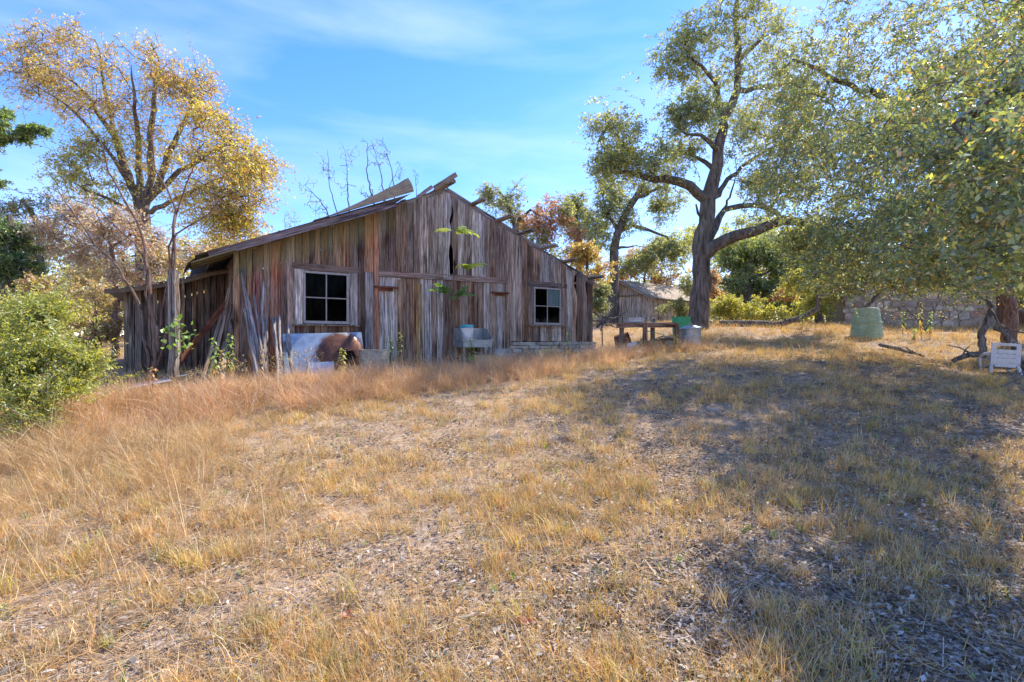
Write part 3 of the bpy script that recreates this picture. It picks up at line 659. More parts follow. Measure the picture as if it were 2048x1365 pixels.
def big_oak():
    RAG[:] = [.45, .9]
    Y = 18.0; t = Tree(.008, .35, .62)
    def a(px, py, dy=0): return at(px, py, Y+dy)
    b = gnd(1396, Y)
    t.limb([b-UP*.4, a(1397, 640), a(1400, 590), a(1402, 540), a(1406, 470), a(1416, 400), a(1432, 345), a(1440, 280), a(1447, 240)], [.50, .36, .33, .31, .29, .26, .21, .17, .14], True, .03)
    t.limb([a(1447, 240), a(1434, 215), a(1436, 185), a(1430, 165, -.5), a(1405, 135, -1), a(1375, 110, -1.2)], [.2, .18, .15, .12, .09, .05])
    t.limb([a(1447, 240), a(1462, 215), a(1474, 180), a(1477, 120), a(1470, 60), a(1475, 0), a(1470, -90, .5)], [.25, .24, .2, .17, .15, .12, .06])
    t.limb([a(1475, 120), a(1500, 100, .5), a(1525, 75, .8), a(1535, 50, 1)], [.13, .12, .1, .04])
    t.limb([a(1474, 190), a(1510, 175, .4), a(1545, 172, .8), a(1590, 165, 1), a(1650, 140, 1)], [.16, .14, .12, .08, .04])
    t.limb([a(1412, 405), a(1380, 372, -.3), a(1330, 358, -.6), a(1290, 355, -.9), a(1240, 345, -1.2), a(1205, 320, -1.4)], [.3, .26, .22, .17, .11, .05])
    t.limb([a(1436, 340), a(1410, 325, .5), a(1390, 315, .8), a(1360, 300, 1)], [.17, .13, .09, .04])
    t.limb([a(1440, 300), a(1420, 285, -.5), a(1402, 270, -.8), a(1372, 268, -1), a(1350, 250, -1)], [.15, .13, .1, .07, .04])
    t.limb([a(1404, 520), a(1425, 495, -.2), a(1455, 478, -.4), a(1510, 462, -.8), a(1565, 440, -1.4), a(1600, 445, -1.8), a(1650, 455, -2.2), a(1665, 490, -2.5), a(1645, 520, -2.6), a(1640, 545, -2.6)], [.36, .36, .33, .29, .25, .2, .14, .11, .08, .04])
    t.limb([a(1408, 500), a(1430, 455, .2), a(1450, 420, .4), a(1480, 412, .5), a(1540, 418, .3), a(1570, 440, -.6)], [.28, .22, .18, .16, .14, .1])
    t.limb([a(1430, 400), a(1455, 360, 1), a(1490, 330, 1.8), a(1530, 300, 2.4), a(1570, 285, 2.8)], [.17, .14, .11, .07, .04])
    t.limb([a(1450, 420), a(1462, 385, 1), a(1470, 350, 1.5)], [.08, .06, .03])
    t.limb([a(1540, 418, .3), a(1560, 385, 0), a(1575, 350, 0), a(1590, 330, 0)], [.08, .07, .05, .03])
    t.limb([a(1402, 440), a(1393, 410, -.5), a(1398, 430, -.9)], [.1, .05, .02])
    blobs = [(1470, 50, 0, 95, 60, 75), (1400, 80, -1, 55, 55, 50), (1370, 130, -1, 50, 40, 45), (1480, -60, 0, 110, 70, 60), (1450, 140, .5, 70, 60, 45), (1545, 90, 1, 50, 60, 40), (1560, 180, 1, 70, 50, 45), (1620, 140, 1, 60, 60, 30),
             (1400, 215, -1, 45, 30, 40), (1375, 240, -1, 40, 35, 32), (1230, 260, -1.3, 40, 40, 50), (1255, 310, -1.2, 60, 40, 65), (1300, 330, -.8, 60, 35, 40), (1215, 325, -1.4, 28, 30, 26), (1360, 300, .8, 50, 35, 40),
             (1470, 260, 1, 50, 50, 24), (1530, 290, 2.4, 60, 45, 40), (1580, 250, 1.5, 50, 50, 32), (1600, 350, 0, 60, 50, 40), (1580, 300, 2, 60, 40, 30), (1640, 430, -2, 60, 40, 45), (1620, 480, -2.4, 70, 40, 60), (1660, 540, -2.6, 60, 30, 45), (1500, 380, 1, 40, 25, 14), (1700, 470, -2, 60, 60, 40)]
    A = np.concatenate([pblob(x, y, Y+d, rx, ry, n) for (x, y, d, rx, ry, n) in blobs]); RAG[:] = [.34, .72]; t.grow(A, .1)
    A2 = A+rng.normal(0, .3, A.shape)
    return build_tree('live_oak', 'tall leaning live oak with furrowed trunk standing beside the work table', 'tree', t, [SP(A, 4, .5, 10, .108, OAK, tw=.006), SP(A2, 2, .5, 10, .104, OAKY, tw=.006)], M['bark'])
big_oak()

def golden_elm():
    RAG[:] = [.55, 1.0]
    Y = 21.0; t = Tree(.011, .4, .62)
    def a(px, py, dy=0): return at(px, py, Y+dy)
    b = gnd(290, Y)
    t.limb([b-UP*.3, a(290, 600), a(288, 500), a(285, 420), a(280, 375)], [.42, .34, .3, .27, .24], True)
    t.limb([a(284, 420), a(262, 370), a(246, 330), a(235, 285), a(205, 240), a(175, 190), a(140, 160, 1), a(90, 130, 1)], [.3, .26, .23, .2, .14, .1, .06, .03])
    t.limb([a(246, 330), a(225, 250, 1), a(205, 150, 1.5), a(200, 110, 1.5), a(190, 80, 1.6)], [.2, .16, .1, .06, .03])
    t.limb([a(285, 420), a(277, 340), a(277, 290), a(270, 200, -1), a(262, 130, -1)], [.25, .2, .17, .09, .04])
    t.limb([a(284, 410), a(302, 360), a(300, 280), a(310, 180), a(318, 120, .5), a(300, 80, .5)], [.26, .22, .19, .14, .08, .03])
    t.limb([a(285, 420), a(318, 370), a(335, 310), a(360, 260), a(390, 200), a(430, 170)], [.26, .23, .2, .15, .09, .03])
    t.limb([a(315, 395), a(350, 350), a(400, 320, -1), a(450, 290, -1.5), a(495, 300, -1.5)], [.2, .16, .11, .07, .03])
    t.limb([a(290, 430), a(350, 400, -1), a(410, 370, -2), a(460, 350, -2), a(510, 340, -2)], [.17, .14, .1, .06, .03])
    t.limb([a(290, 440), a(220, 400, -.5), a(170, 380, -1), a(140, 360, -1)], [.13, .1, .06, .03]); t.limb([a(262, 370), a(215, 300, -1), a(165, 240, -1), a(120, 200, -1), a(70, 170, -1)], [.14, .11, .08, .05, .03])
    up = [(75, 110, 0, 55, 50, 60), (140, 90, 1, 60, 40, 55), (60, 170, 0, 55, 45, 55), (130, 170, 0, 70, 50, 70), (200, 110, 1, 35, 45, 30), (300, 110, 0, 35, 40, 36), (250, 180, 0, 50, 45, 34), (345, 170, 0, 60, 55, 70), (400, 200, 0, 60, 50, 70), (200, 230, 0, 70, 50, 45), (290, 230, 0, 60, 60, 42)]
    lo = [(430, 260, -1, 60, 45, 70), (480, 320, -1.5, 60, 45, 85), (400, 310, -.5, 70, 50, 60), (460, 390, -2, 75, 45, 85), (380, 400, -1, 70, 50, 50), (500, 370, -2, 40, 50, 50), (490, 440, -2, 45, 30, 40), (330, 320, 0, 60, 50, 30), (440, 440, -2, 60, 35, 40)]
    gr = [(150, 350, -1, 45, 35, 45), (200, 380, -.5, 70, 40, 40), (160, 300, -1, 45, 35, 20), (260, 300, 0, 60, 40, 26)]
    f = lambda bl: np.concatenate([pblob(x, y, Y+d, rx, ry, int(n*1.5)) for (x, y, d, rx, ry, n) in bl])
    U, Lw, G = f(up), f(lo), f(gr); RAG[:] = [.34, .72]; t.grow(np.concatenate([U, Lw, G]), .1)
    return build_tree('elm_tree', 'large golden autumn elm with spreading dark limbs behind the lean-to', 'tree', t, [SP(U, 3, .65, 8, .105, GOLDB, tw=.008), SP(Lw, 4, .7, 8, .112, GOLD, tw=.006), SP(G, 4, .6, 9, .11, OAKY+[(.35, .25, .06, 4)], tw=.006)], M['bark'])
golden_elm()

def simple_tree(name, label, cat, px, Y, base_r, trunk, limbs, blobs, sets, bark='bark', group=None, rtip=.006, step=.35, jit=.1):
    """trunk, limbs: [(px,py,dy)...] in site pixels at depth Y; sets: (blob indices, per, spread, size, palette)"""
    t = Tree(rtip, step); g = gnd(px, Y); pts = [g-UP*.25]+[at(x, y, Y+d) for x, y, d in trunk]
    t.limb(pts, [base_r, base_r*.55], True)
    for lb, r0 in limbs: t.limb([at(x, y, Y+d) for x, y, d in lb], [r0, r0*.3])
    P = [pblob(x, y, Y+d, rx, ry, n) for (x, y, d, rx, ry, n) in blobs]; t.grow(np.concatenate(P), jit)
    ls = [SP(np.concatenate([P[i] for i in idx]) if idx is not None else np.concatenate(P), max(1, round(per*2.6/9)), sp*1.6, 9, sz*.98, pal, tw=.004+.0002*Y) for idx, per, sp, sz, pal in sets]
    return build_tree(name, label, cat, t, ls, M[bark], group)
# oak behind the table's end of the barn
simple_tree('live_oak', 'open live oak with dark forked trunk behind the small shed', 'tree', 1228, 27, .27, [(1228, 560, 0), (1229, 500, 0), (1236, 465, 0), (1250, 430, 0), (1272, 395, 0), (1285, 370, 0)],
  [([(1236, 465, 0), (1262, 450, 1), (1300, 462, 1), (1335, 475, 1)], .2), ([(1272, 395, 0), (1300, 385, 0), (1330, 370, 0)], .15), ([(1228, 497, 0), (1270, 492, 0)], .12), ([(1238, 470, 0), (1215, 430, 0), (1205, 390, 0)], .15)],
  [(1215, 400, 0, 40, 40, 60), (1240, 440, 0, 45, 35, 50), (1300, 380, 0, 60, 30, 45), (1340, 420, 1, 45, 40, 34), (1200, 470, 0, 40, 40, 50), (1310, 510, 2, 70, 40, 80), (1350, 490, 1, 40, 40, 40), (1270, 530, 2, 60, 30, 60)], [(None, 17, .34, .14, OAK), ([0, 3, 6], 8, .34, .13, OAKY)])
simple_tree('live_oak', 'twisting oak with mixed rust and green leaves rising behind the barn gable', 'tree', 1035, 26, .22, [(1035, 520, 0), (1030, 450, 0), (1010, 400, 0)],
  [([(1030, 450, 0), (1060, 420, 0), (1100, 440, 0)], .14), ([(1010, 400, 0), (990, 375, 0)], .1)],
  [(985, 385, 0, 30, 22, 34), (1020, 400, 0, 40, 30, 34), (1000, 430, 0, 40, 30, 30), (1060, 440, 0, 60, 40, 80), (1110, 460, 0, 50, 35, 70), (1040, 480, 0, 60, 30, 40), (1100, 500, 0, 50, 30, 36), (1130, 430, 0, 20, 30, 12)],
  [([0, 1, 2], 14, .3, .12, OAK), ([3, 4], 17, .3, .13, [(.36, .16, .10, 4), (.28, .12, .08, 3), (.40, .22, .1, 2), (.2, .2, .06, 2)]), ([5, 6, 7], 14, .3, .13, OAK)])
simple_tree('oak_tree', 'slim pale green oak between the barn eave and the forked oak', 'tree', 1160, 29, .3, [(1160, 560, 0), (1155, 480, 0), (1150, 430, 0)], [([(1155, 480, 0), (1180, 430, 0)], .1)],
  [(1165, 415, 0, 32, 30, 45), (1150, 460, 0, 35, 30, 45), (1185, 450, 0, 30, 40, 40), (1165, 510, 0, 45, 35, 55)], [(None, 17, .34, .14, OAK), ([0], 8, .3, .13, OAKY)])
simple_tree('small_tree', 'yellow and orange leaved small tree just beyond the barn eave', 'tree', 1180, 22, .12, [(1178, 570, 0), (1175, 530, 0)], [], [(1170, 520, 0, 35, 22, 36), (1195, 555, 0, 40, 25, 36), (1160, 500, 0, 22, 16, 14)], [(None, 20, .24, .12, [(.42, .25, .06, 4), (.40, .18, .06, 3), (.28, .26, .06, 4)])], 'twig')
simple_tree('sumac_shrub', 'orange sumac shrub rising behind the shed roof', 'shrub', 1290, 31, .1, [(1288, 580, 0), (1290, 545, 0)], [], [(1265, 530, 0, 30, 25, 26), (1300, 520, 0, 35, 28, 28), (1345, 560, 0, 40, 22, 30), (1240, 560, 0, 25, 20, 16)], [(None, 18, .28, .14, ORNG)], 'twig')
simple_tree('evergreen_oak', 'round dense evergreen oak between the tall leaning oak and the stone house', 'tree', 1500, 25, .4, [(1495, 600, 0), (1490, 560, 0), (1500, 520, 0)], [([(1490, 570, 0), (1450, 560, -1), (1430, 575, -1)], .16), ([(1500, 560, 0), (1545, 540, 0)], .14)],
  [(1470, 520, 0, 45, 35, 90), (1520, 500, 0, 60, 35, 120), (1560, 530, 0, 50, 40, 100), (1490, 570, 0, 55, 30, 80), (1550, 585, 0, 60, 32, 100), (1600, 520, 1, 35, 40, 60), (1450, 600, 1, 40, 20, 40)], [(None, 24, .32, .13, [(.15, .205, .065, 4), (.21, .26, .07, 3), (.11, .15, .06, 3), (.30, .32, .07, 1.5)])])
simple_tree('hackberry_tree', 'bright yellow-green tree at the corner of the stone house', 'tree', 1640, 20.5, .16, [(1638, 600, 0), (1635, 560, 0)], [], [(1630, 560, 0, 45, 30, 55), (1660, 590, 0, 35, 35, 40), (1620, 610, 0, 40, 28, 40), (1600, 570, 0, 25, 25, 22)], [(None, 24, .22, .10, YELL)], 'twig')
simple_tree('tall_tree', 'light green tree whose top shows above the round evergreen oak', 'tree', 1470, 33, .3, [(1470, 560, 0), (1470, 490, 0)], [], [(1460, 480, 0, 40, 35, 50), (1500, 460, 0, 40, 30, 30), (1590, 500, 0, 50, 40, 50), (1350, 500, 0, 40, 60, 50), (1400, 480, 0, 40, 50, 40)], [(None, 22, .42, .17, OAKY)])
for (px, Y, lab, bl, pal) in ((1465, 19.5, 'sunlit yellow-green shrub at the foot of the leaning oak', [(1450, 615, 0, 34, 24, 60), (1485, 610, 0, 36, 26, 60), (1525, 624, 0, 34, 18, 40)], YELL),
    (1575, 22, 'orange-red sumac seedling in front of the round evergreen oak', [(1560, 592, 0, 22, 10, 16), (1580, 586, 0, 14, 8, 8)], ORNG), (1440, 21, 'rust-orange shrub half hidden behind the leaning oak trunk', [(1432, 590, 0, 18, 20, 18), (1425, 555, 0, 10, 18, 10)], ORNG),
    (1205, 17.5, 'dark green bush between the barn corner and the shed', [(1197, 610, 0, 18, 25, 34), (1200, 580, 0, 14, 18, 18)], OAK), (1345, 23, 'green vine and brush growing over the shed side', [(1350, 612, -1, 25, 22, 26), (1375, 580, -1, 16, 28, 18), (1375, 625, -1, 22, 16, 18)], OAK)):
    simple_tree('shrub', lab, 'shrub', px, Y, .03, [(px, 640-(Y-18)*1.5, 0)], [], bl, [(None, 22, .16, .075, pal)], 'twig', rtip=.004)
# left thicket
simple_tree('salmon_tree', 'salmon-pink leaved tree overhanging the lean-to roof', 'tree', 230, 15.5, .1, [(235, 600, 0), (225, 520, 0), (220, 470, 0)], [([(225, 520, 0), (160, 460, 0), (120, 420, 0)], .06), ([(225, 500, 0), (280, 450, 0), (310, 430, 0)], .06)],
  [(150, 430, 0, 50, 40, 70), (220, 450, 0, 60, 45, 80), (290, 480, 0, 50, 40, 70), (180, 500, 0, 70, 40, 60), (110, 480, 0, 40, 40, 40), (330, 520, 0, 35, 30, 40), (400, 510, 1, 45, 30, 40), (250, 550, 0, 60, 25, 30)], [(None, 18, .24, .082, SALM), ([5, 6], 8, .22, .09, GOLD)], 'pinktwig', rtip=.008)
simple_tree('cedar_tree', 'dark green cedar tree standing in the thicket left of the lean-to', 'tree', 15, 15, .2, [(15, 600, 0), (18, 500, 0), (20, 430, 0)], [], [(20, 480, 0, 45, 40, 100), (0, 540, 0, 60, 50, 120), (40, 560, 0, 40, 40, 80), (-40, 480, 0, 50, 80, 100)], [(None, 34, .15, .07, JUND+[(.16, .22, .04, 2)])], 'twig')
simple_tree('oak_tree', 'oak with a bare broken limb at the edge of the left thicket', 'tree', 80, 19, .14, [(82, 560, 0), (80, 480, 0), (72, 440, 0), (45, 400, 0)], [], [(70, 410, 0, 45, 22, 40), (20, 420, 0, 40, 30, 30), (90, 450, 0, 40, 22, 30)], [(None, 12, .25, .09, [(.12, .14, .05, 3), (.25, .18, .07, 2), (.16, .2, .05, 2)])], 'bark')
simple_tree('cedar_branch_tree', 'cedar whose leafy bough reaches in over the left thicket', 'tree', -110, 11, .25, [(-110, 500, 0), (-110, 300, 0)], [([(-110, 320, 0), (-40, 290, 0), (40, 270, 0), (75, 262, 0)], .07), ([(-40, 290, 0), (10, 240, 0), (20, 215, 0)], .04), ([(-110, 400, 0), (-20, 370, 0)], .05)],
  [(40, 268, 0, 40, 13, 50), (5, 235, 0, 25, 20, 24), (70, 258, 0, 18, 8, 16), (0, 280, 0, 30, 15, 20), (-20, 370, 0, 25, 22, 26), (-60, 300, 0, 50, 60, 60)], [(None, 30, .07, .05, JUND+[(.18, .26, .05, 4)])], 'twig')
simple_tree('brush_shrub', 'rust-leaved brush tangle beside the lean-to wall', 'shrub', 190, 12.5, .03, [(190, 620, 0)], [], [(180, 600, 0, 60, 40, 60), (120, 640, 0, 50, 40, 60), (210, 660, 0, 40, 35, 50), (90, 570, 0, 50, 30, 40), (60, 690, 1, 60, 40, 50), (150, 680, 0, 50, 25, 30)], [(None, 13, .16, .07, [(.40, .24, .12, 3), (.36, .28, .08, 3), (.22, .22, .06, 2), (.3, .16, .1, 2)])], 'greybranch', rtip=.0045, step=.22, jit=.14)
simple_tree('yellow_shrub', 'yellow-leaved shrub in the thicket behind the juniper bush', 'shrub', 20, 11, .03, [(15, 660, 0)], [], [(15, 620, 0, 25, 20, 26), (40, 650, 0, 30, 20, 24)], [(None, 18, .12, .07, GOLD+YELL)], 'twig')
def juniper(px, Y, lab, blobs, per=60):
    t = Tree(.004, .15); g = gnd(px, Y); t.limb([g-UP*.1, g+UP*.6, g+UP*1.0], [.06, .03], True)
    P = np.concatenate([pblob(x, y, Y+d, rx, ry, n) for (x, y, d, rx, ry, n) in blobs]); t.grow(P, .12)
    return build_tree('juniper_bush', lab, 'bush', t, [SP(P, 4, .22, 14, .042, JUN, aspect=.3, tw=.003, droop=-.15), SP(P[::3], 2, .5, 26, .045, JUN, aspect=.3, tw=.003, droop=-.2)], M['greybranch'])
juniper(70, 6.3, 'bright green juniper bush spreading at the left edge of the lawn', [(60, 640, .2, 55, 40, 70), (85, 690, 0, 60, 40, 85), (20, 720, -.2, 65, 60, 105), (115, 765, 0, 45, 32, 60), (45, 790, -.3, 70, 40, 85), (-30, 680, 0, 60, 80, 80), (170, 725, .3, 30, 14, 24), (40, 840, -.4, 50, 18, 30), (95, 620, .3, 25, 22, 22)])
for (px, Y, lab, bl, pal, per) in ((60, 27, 'olive tree filling the gap left of the golden elm', [(0, 470, 0, 60, 40, 70), (70, 500, 0, 60, 50, 80), (140, 540, 0, 60, 50, 70), (30, 580, 0, 80, 40, 70), (-60, 520, 0, 60, 90, 70)], OAK+[(.34, .22, .1, 3)], 16),
    (230, 26, 'rust and olive undergrowth tree at the foot of the golden elm', [(200, 560, 0, 70, 45, 80), (280, 540, 0, 60, 45, 70), (350, 520, 0, 55, 40, 70), (430, 500, 0, 60, 35, 70), (500, 490, 0, 40, 30, 40), (120, 610, 0, 70, 35, 50)], [(.44, .27, .1, 4), (.32, .26, .08, 3), (.2, .2, .06, 2), (.5, .3, .12, 2)], 16),
    (1600, 27, 'sunny yellow-green tree filling the gap beside the stone house', [(1600, 480, 0, 50, 50, 80), (1530, 470, 1, 60, 35, 70), (1460, 500, 1, 50, 40, 60), (1500, 540, 1, 60, 40, 50), (1660, 510, 0, 50, 50, 70), (1560, 560, 0, 60, 40, 60), (1640, 580, 0, 60, 40, 60), (1720, 500, 0, 50, 50, 50)], OAKY+YELL, 18)):
    simple_tree('background_tree', lab, 'tree', px, Y, .16, [(px, 600, 0), (px, 540, 0)], [], bl, [(None, per, .36, .14, pal)], 'twig', rtip=.008)
simple_tree('cedar_tree', 'reddish-trunked cedar standing by the porch behind the white chair', 'tree', 2022, 13.5, .17, [(2018, 640, 0), (2020, 560, 0), (2024, 470, 0), (2030, 400, 0)], [([(2020, 560, 0), (1990, 520, -.3), (1960, 500, -.5)], .05)], [(2040, 470, .5, 50, 50, 60), (2000, 430, 0, 50, 40, 50), (2060, 570, 1, 30, 60, 50), (2050, 400, 0, 60, 50, 40)], [(None, 16, .18, .08, JUND+OAKY)], 'pinktwig')
# bare trees
def bare(name, label, px, Y, stems, extra, bark, rtip=.0045, lv=None, jit=.12, n0=10):
    t = Tree(rtip, .2); g = gnd(px, Y); t.limb([g-UP*.1, g+UP*.12], [.09, .07], True)
    for st, r0 in stems: t.limb([g+UP*.1]+[at(x, y, Y+d) for x, y, d in st], [r0, r0*.22], jit=.02)
    A = np.concatenate([pblob(x, y, Y+d, rx, ry, n) for (x, y, d, rx, ry, n) in extra]); t.grow(A, jit)
    return build_tree(name, label, 'tree', t, [LS(A[rng.choice(len(A), max(1, int(len(A)*lv[0])), False)], *lv[1:])] if lv else [], M[bark])
bare('brush_tangle', 'tangle of grey leafless twigs behind the salmon tree trunk', 170, 13.2, [([(150, 600, 0), (130, 520, 0)], .03), ([(200, 600, 0), (215, 520, 0)], .03), ([(110, 640, 0), (80, 560, 0)], .03)], [(150, 530, 0, 80, 50, 170), (200, 580, 0, 60, 50, 120), (90, 590, 0, 60, 60, 120), (230, 630, 0, 40, 50, 60), (120, 480, 0, 60, 30, 50)], 'greybranch', .004, None, .16)
bare('dead_brush', 'leafless grey brush standing before the stone house wall', 1850, 16.6, [([(1800, 600, 0), (1770, 560, 0)], .03), ([(1880, 600, 0), (1900, 550, 0)], .03), ([(1840, 600, 0), (1850, 540, 0)], .03), ([(1930, 620, 0), (1960, 570, 0)], .025)], [(1780, 580, 0, 70, 45, 90), (1860, 570, 0, 70, 45, 100), (1940, 580, 0, 60, 45, 90), (1830, 625, 0, 90, 25, 60)], 'greybranch', .005, (.5, 4, .1, .06, [(.3, .26, .08, 2), (.4, .28, .12, 2), (.2, .22, .06, 2)]), .16)
bare('bare_sapling', 'bare reddish multi-stemmed sapling in front of the lean-to', 305, 9.2, [([(290, 690, 0), (275, 600, 0), (240, 540, 0), (190, 490, -.1), (150, 430, -.1), (115, 380, -.2)], .045), ([(318, 690, 0), (300, 590, 0), (290, 520, 0), (285, 470, .1), (260, 420, 0), (215, 340, 0), (205, 290, 0)], .055),
  ([(330, 690, 0), (345, 600, 0), (350, 500, .1), (352, 420, .1), (335, 380, 0), (310, 340, 0), (305, 270, 0)], .05), ([(352, 430, .1), (372, 370, 0), (395, 310, 0), (400, 280, 0)], .025), ([(290, 520, 0), (250, 470, .2), (200, 420, .2), (150, 400, .3)], .03), ([(352, 470, .1), (400, 440, 0), (450, 390, 0), (460, 370, 0)], .025)],
  [(130, 400, 0, 40, 60, 12), (220, 340, 0, 50, 60, 16), (310, 320, 0, 40, 60, 14), (390, 340, 0, 50, 60, 14), (430, 400, 0, 40, 40, 8), (200, 440, .2, 50, 40, 8), (290, 460, 0, 40, 40, 6)], 'pinktwig')
bare('bare_sapling', 'cluster of thin bare stems showing above the peeled barn roof', 720, 21.5, [([(660, 440, 0), (640, 400, 0), (610, 370, 0)], .05), ([(700, 440, 0), (695, 380, 0), (692, 320, 0)], .06), ([(750, 420, 0), (735, 350, 0), (735, 290, 0)], .06), ([(770, 400, 0), (760, 340, 0), (742, 280, 0)], .05), ([(790, 400, 0), (785, 350, 0), (770, 290, 0)], .05), ([(680, 440, 0), (660, 380, 0), (655, 300, 0)], .045), ([(760, 420, 0), (780, 370, 0), (800, 330, 0)], .035)],
  [(620, 380, 0, 20, 45, 14), (655, 330, 0, 20, 50, 18), (695, 320, 0, 22, 50, 22), (740, 300, 0, 22, 50, 24), (775, 310, 0, 22, 50, 20), (800, 340, 0, 12, 30, 8), (640, 420, 0, 25, 30, 10), (720, 380, 0, 40, 35, 14)], 'twig', .010, (.25, 4, .1, .09, [(.22, .24, .05, 3), (.4, .3, .08, 1), (.12, .09, .07, 2)]), .04)
bare('bare_sapling', 'small wispy bare sapling showing above the low end of the barn roof', 580, 22, [([(572, 470, 0), (570, 430, 0)], .03), ([(588, 470, 0), (590, 440, 0)], .02)], [(572, 440, 0, 14, 25, 12), (592, 445, 0, 12, 18, 8)], 'twig', .007, (.6, 3, .1, .07, [(.2, .15, .1, 1)]))
bare('bare_sapling', 'single bare twig tree showing just left of the barn peak', 835, 22, [([(833, 390, 0), (830, 350, 0)], .03)], [(832, 350, 0, 14, 30, 14)], 'twig', .007)
def near_oak():
    t = Tree(.0045, .24); far = lambda y: float(np.interp(y, [4.6, 6, 9], [1, 1.1, 1.34]))      # the farther boughs reach well back over the yard
    def p(x, y, z): k = far(y); return Vector((x*k, y*k, EYE+(z-EYE)*k))
    base = p(9.9, 9.0, 1); base.z = h1(base.x, base.y)
    t.limb([base-UP*.3, p(9.8, 9, 2.0), p(9.6, 8.9, 3.0), p(9.3, 8.8, 4.0)], [.42, .34, .3, .26], True)
    for pts, r in (([p(9.3, 8.8, 4.0), p(8.0, 8.8, 5.2), p(6.6, 9.2, 6.2), p(5.4, 9.6, 7.0)], .2), ([p(9.6, 8.9, 3.0), p(8.2, 8.0, 3.9), p(6.6, 7.4, 4.3), p(5.4, 7.3, 4.4)], .11), ([p(9.6, 8.9, 3.2), p(8.0, 6.6, 4.0), p(6.0, 5.2, 4.2), p(4.6, 4.6, 3.9), p(3.7, 4.2, 3.4)], .08),
                   ([p(9.3, 8.8, 4.0), p(9.0, 7.0, 5.6), p(7.8, 5.6, 6.6)], .09), ([p(9.3, 8.8, 4.0), p(10, 9.5, 5.5), p(10.5, 10.5, 7)], .18), ([p(9.5, 8.9, 3.4), p(8.6, 10, 4.0), p(7.6, 11, 4.2)], .12), ([p(9.7, 9, 2.6), p(8.0, 7.6, 2.9), p(6.6, 6.6, 2.75), p(5.8, 6.2, 2.5)], .09),
                   ([p(6.0, 5.2, 4.2), p(4.9, 4.0, 3.6), p(3.9, 3.5, 2.8)], .07)):
        t.limb(pts, [r, r*.7, r*.4, r*.25], jit=.05)
    bl = [((6.0, 9.2, 6.0), (1.5, 1.6, 1.3), 210), ((5.4, 9.0, 4.7), (1.2, 1.5, .9), 160), ((6.6, 8.0, 4.6), (1.6, 1.3, 1.0), 150), ((7.2, 9.5, 6.9), (2, 2, 1.5), 160), ((6.6, 8.2, 3.5), (1.4, 1.3, .65), 130), ((5.6, 6.6, 3.2), (.8, .9, .55), 100), ((5.8, 6.6, 4.4), (1.3, 1.2, .9), 130),
          ((4.5, 4.8, 3.8), (.7, .8, .55), 90), ((4.0, 4.1, 3.0), (.55, .6, .5), 100), ((4.9, 4.8, 3.0), (.7, .7, .5), 100), ((5.0, 5.5, 2.7), (.6, .6, .32), 70), ((6.4, 7.0, 2.7), (.9, .9, .35), 90), ((4.0, 3.8, 2.35), (.4, .4, .25), 50), ((7.8, 5.4, 6.2), (1.6, 1.6, 1.2), 25), ((8.6, 7.2, 4.6), (1.2, 1.2, 1), 40), ((9.8, 9.8, 6.4), (1.8, 1.8, 1.5), 50), ((6.4, 5.6, 5.6), (1.1, 1.0, .8), 40), ((7.6, 10.8, 4.6), (1.2, 1.2, .9), 80), ((3.45, 3.35, 2.9), (.3, .35, .35), 34), ((5.3, 5.3, 4.7), (.8, .8, .5), 80), ((6.9, 7.4, 6.0), (1.2, 1.1, .8), 90), ((7.2, 7.6, 3.0), (1.0, 1.0, .4), 80), ((7.9, 8.3, 3.6), (.9, .9, .7), 70), ((6.5, 8.6, 2.8), (1.2, 1.0, .3), 90), ((7.6, 8.6, 2.85), (1, 1, .35), 80), ((5.4, 8.4, 3.3), (.7, .8, .4), 60)]
    P = np.concatenate([clump(p(*c), np.array(r)*far(c[1]), int(n*far(c[1])**1.6), 6, .2) for c, r, n in bl]); t.grow(P, .12, .04)
    near = P[:, 1] < 6.2
    pal = [(.105, .145, .05, 5), (.15, .185, .055, 5), (.24, .25, .055, 3), (.36, .29, .06, 2), (.30, .17, .07, 1), (.065, .10, .065, 3)]
    return build_tree('live_oak', 'dense live oak overhanging the white chair and stone house, leaves dark and ochre', 'tree', t, [SP(P[~near], 4, .34, 12, .068, pal, 'nearleaf', aspect=.5, tw=.003), SP(P[near], 4, .26, 11, .055, pal, 'nearleaf', aspect=.52, tw=.002)], M['bark'])
near_oak()
# far woodland behind everything, too far to count
def woodland():
    pts = []; 
    for i in range(330):
        a = R(random.uniform(-62, 62)); d = random.uniform(38, 60); x, y = d*math.sin(a), d*math.cos(a); hgt = random.uniform(2.2, 5.0)+(1.5 if a < -.2 else 0)
        z0 = h1(x, y); pts.append(ball((x, y, z0+hgt*.5), (2.2, 2.2, hgt*.5), 34))
    P = np.concatenate(pts); V, Fc, C = leaves(P, 7, .5, .42, OAK+[(.3, .26, .06, 3), (.42, .2, .08, 1.2)])
    o = npmesh('woodland', V, [Fc], M['leaf'], None, C); tag(o, 'far mixed woodland closing off the clearing', 'woodland', kind='stuff')
woodland()

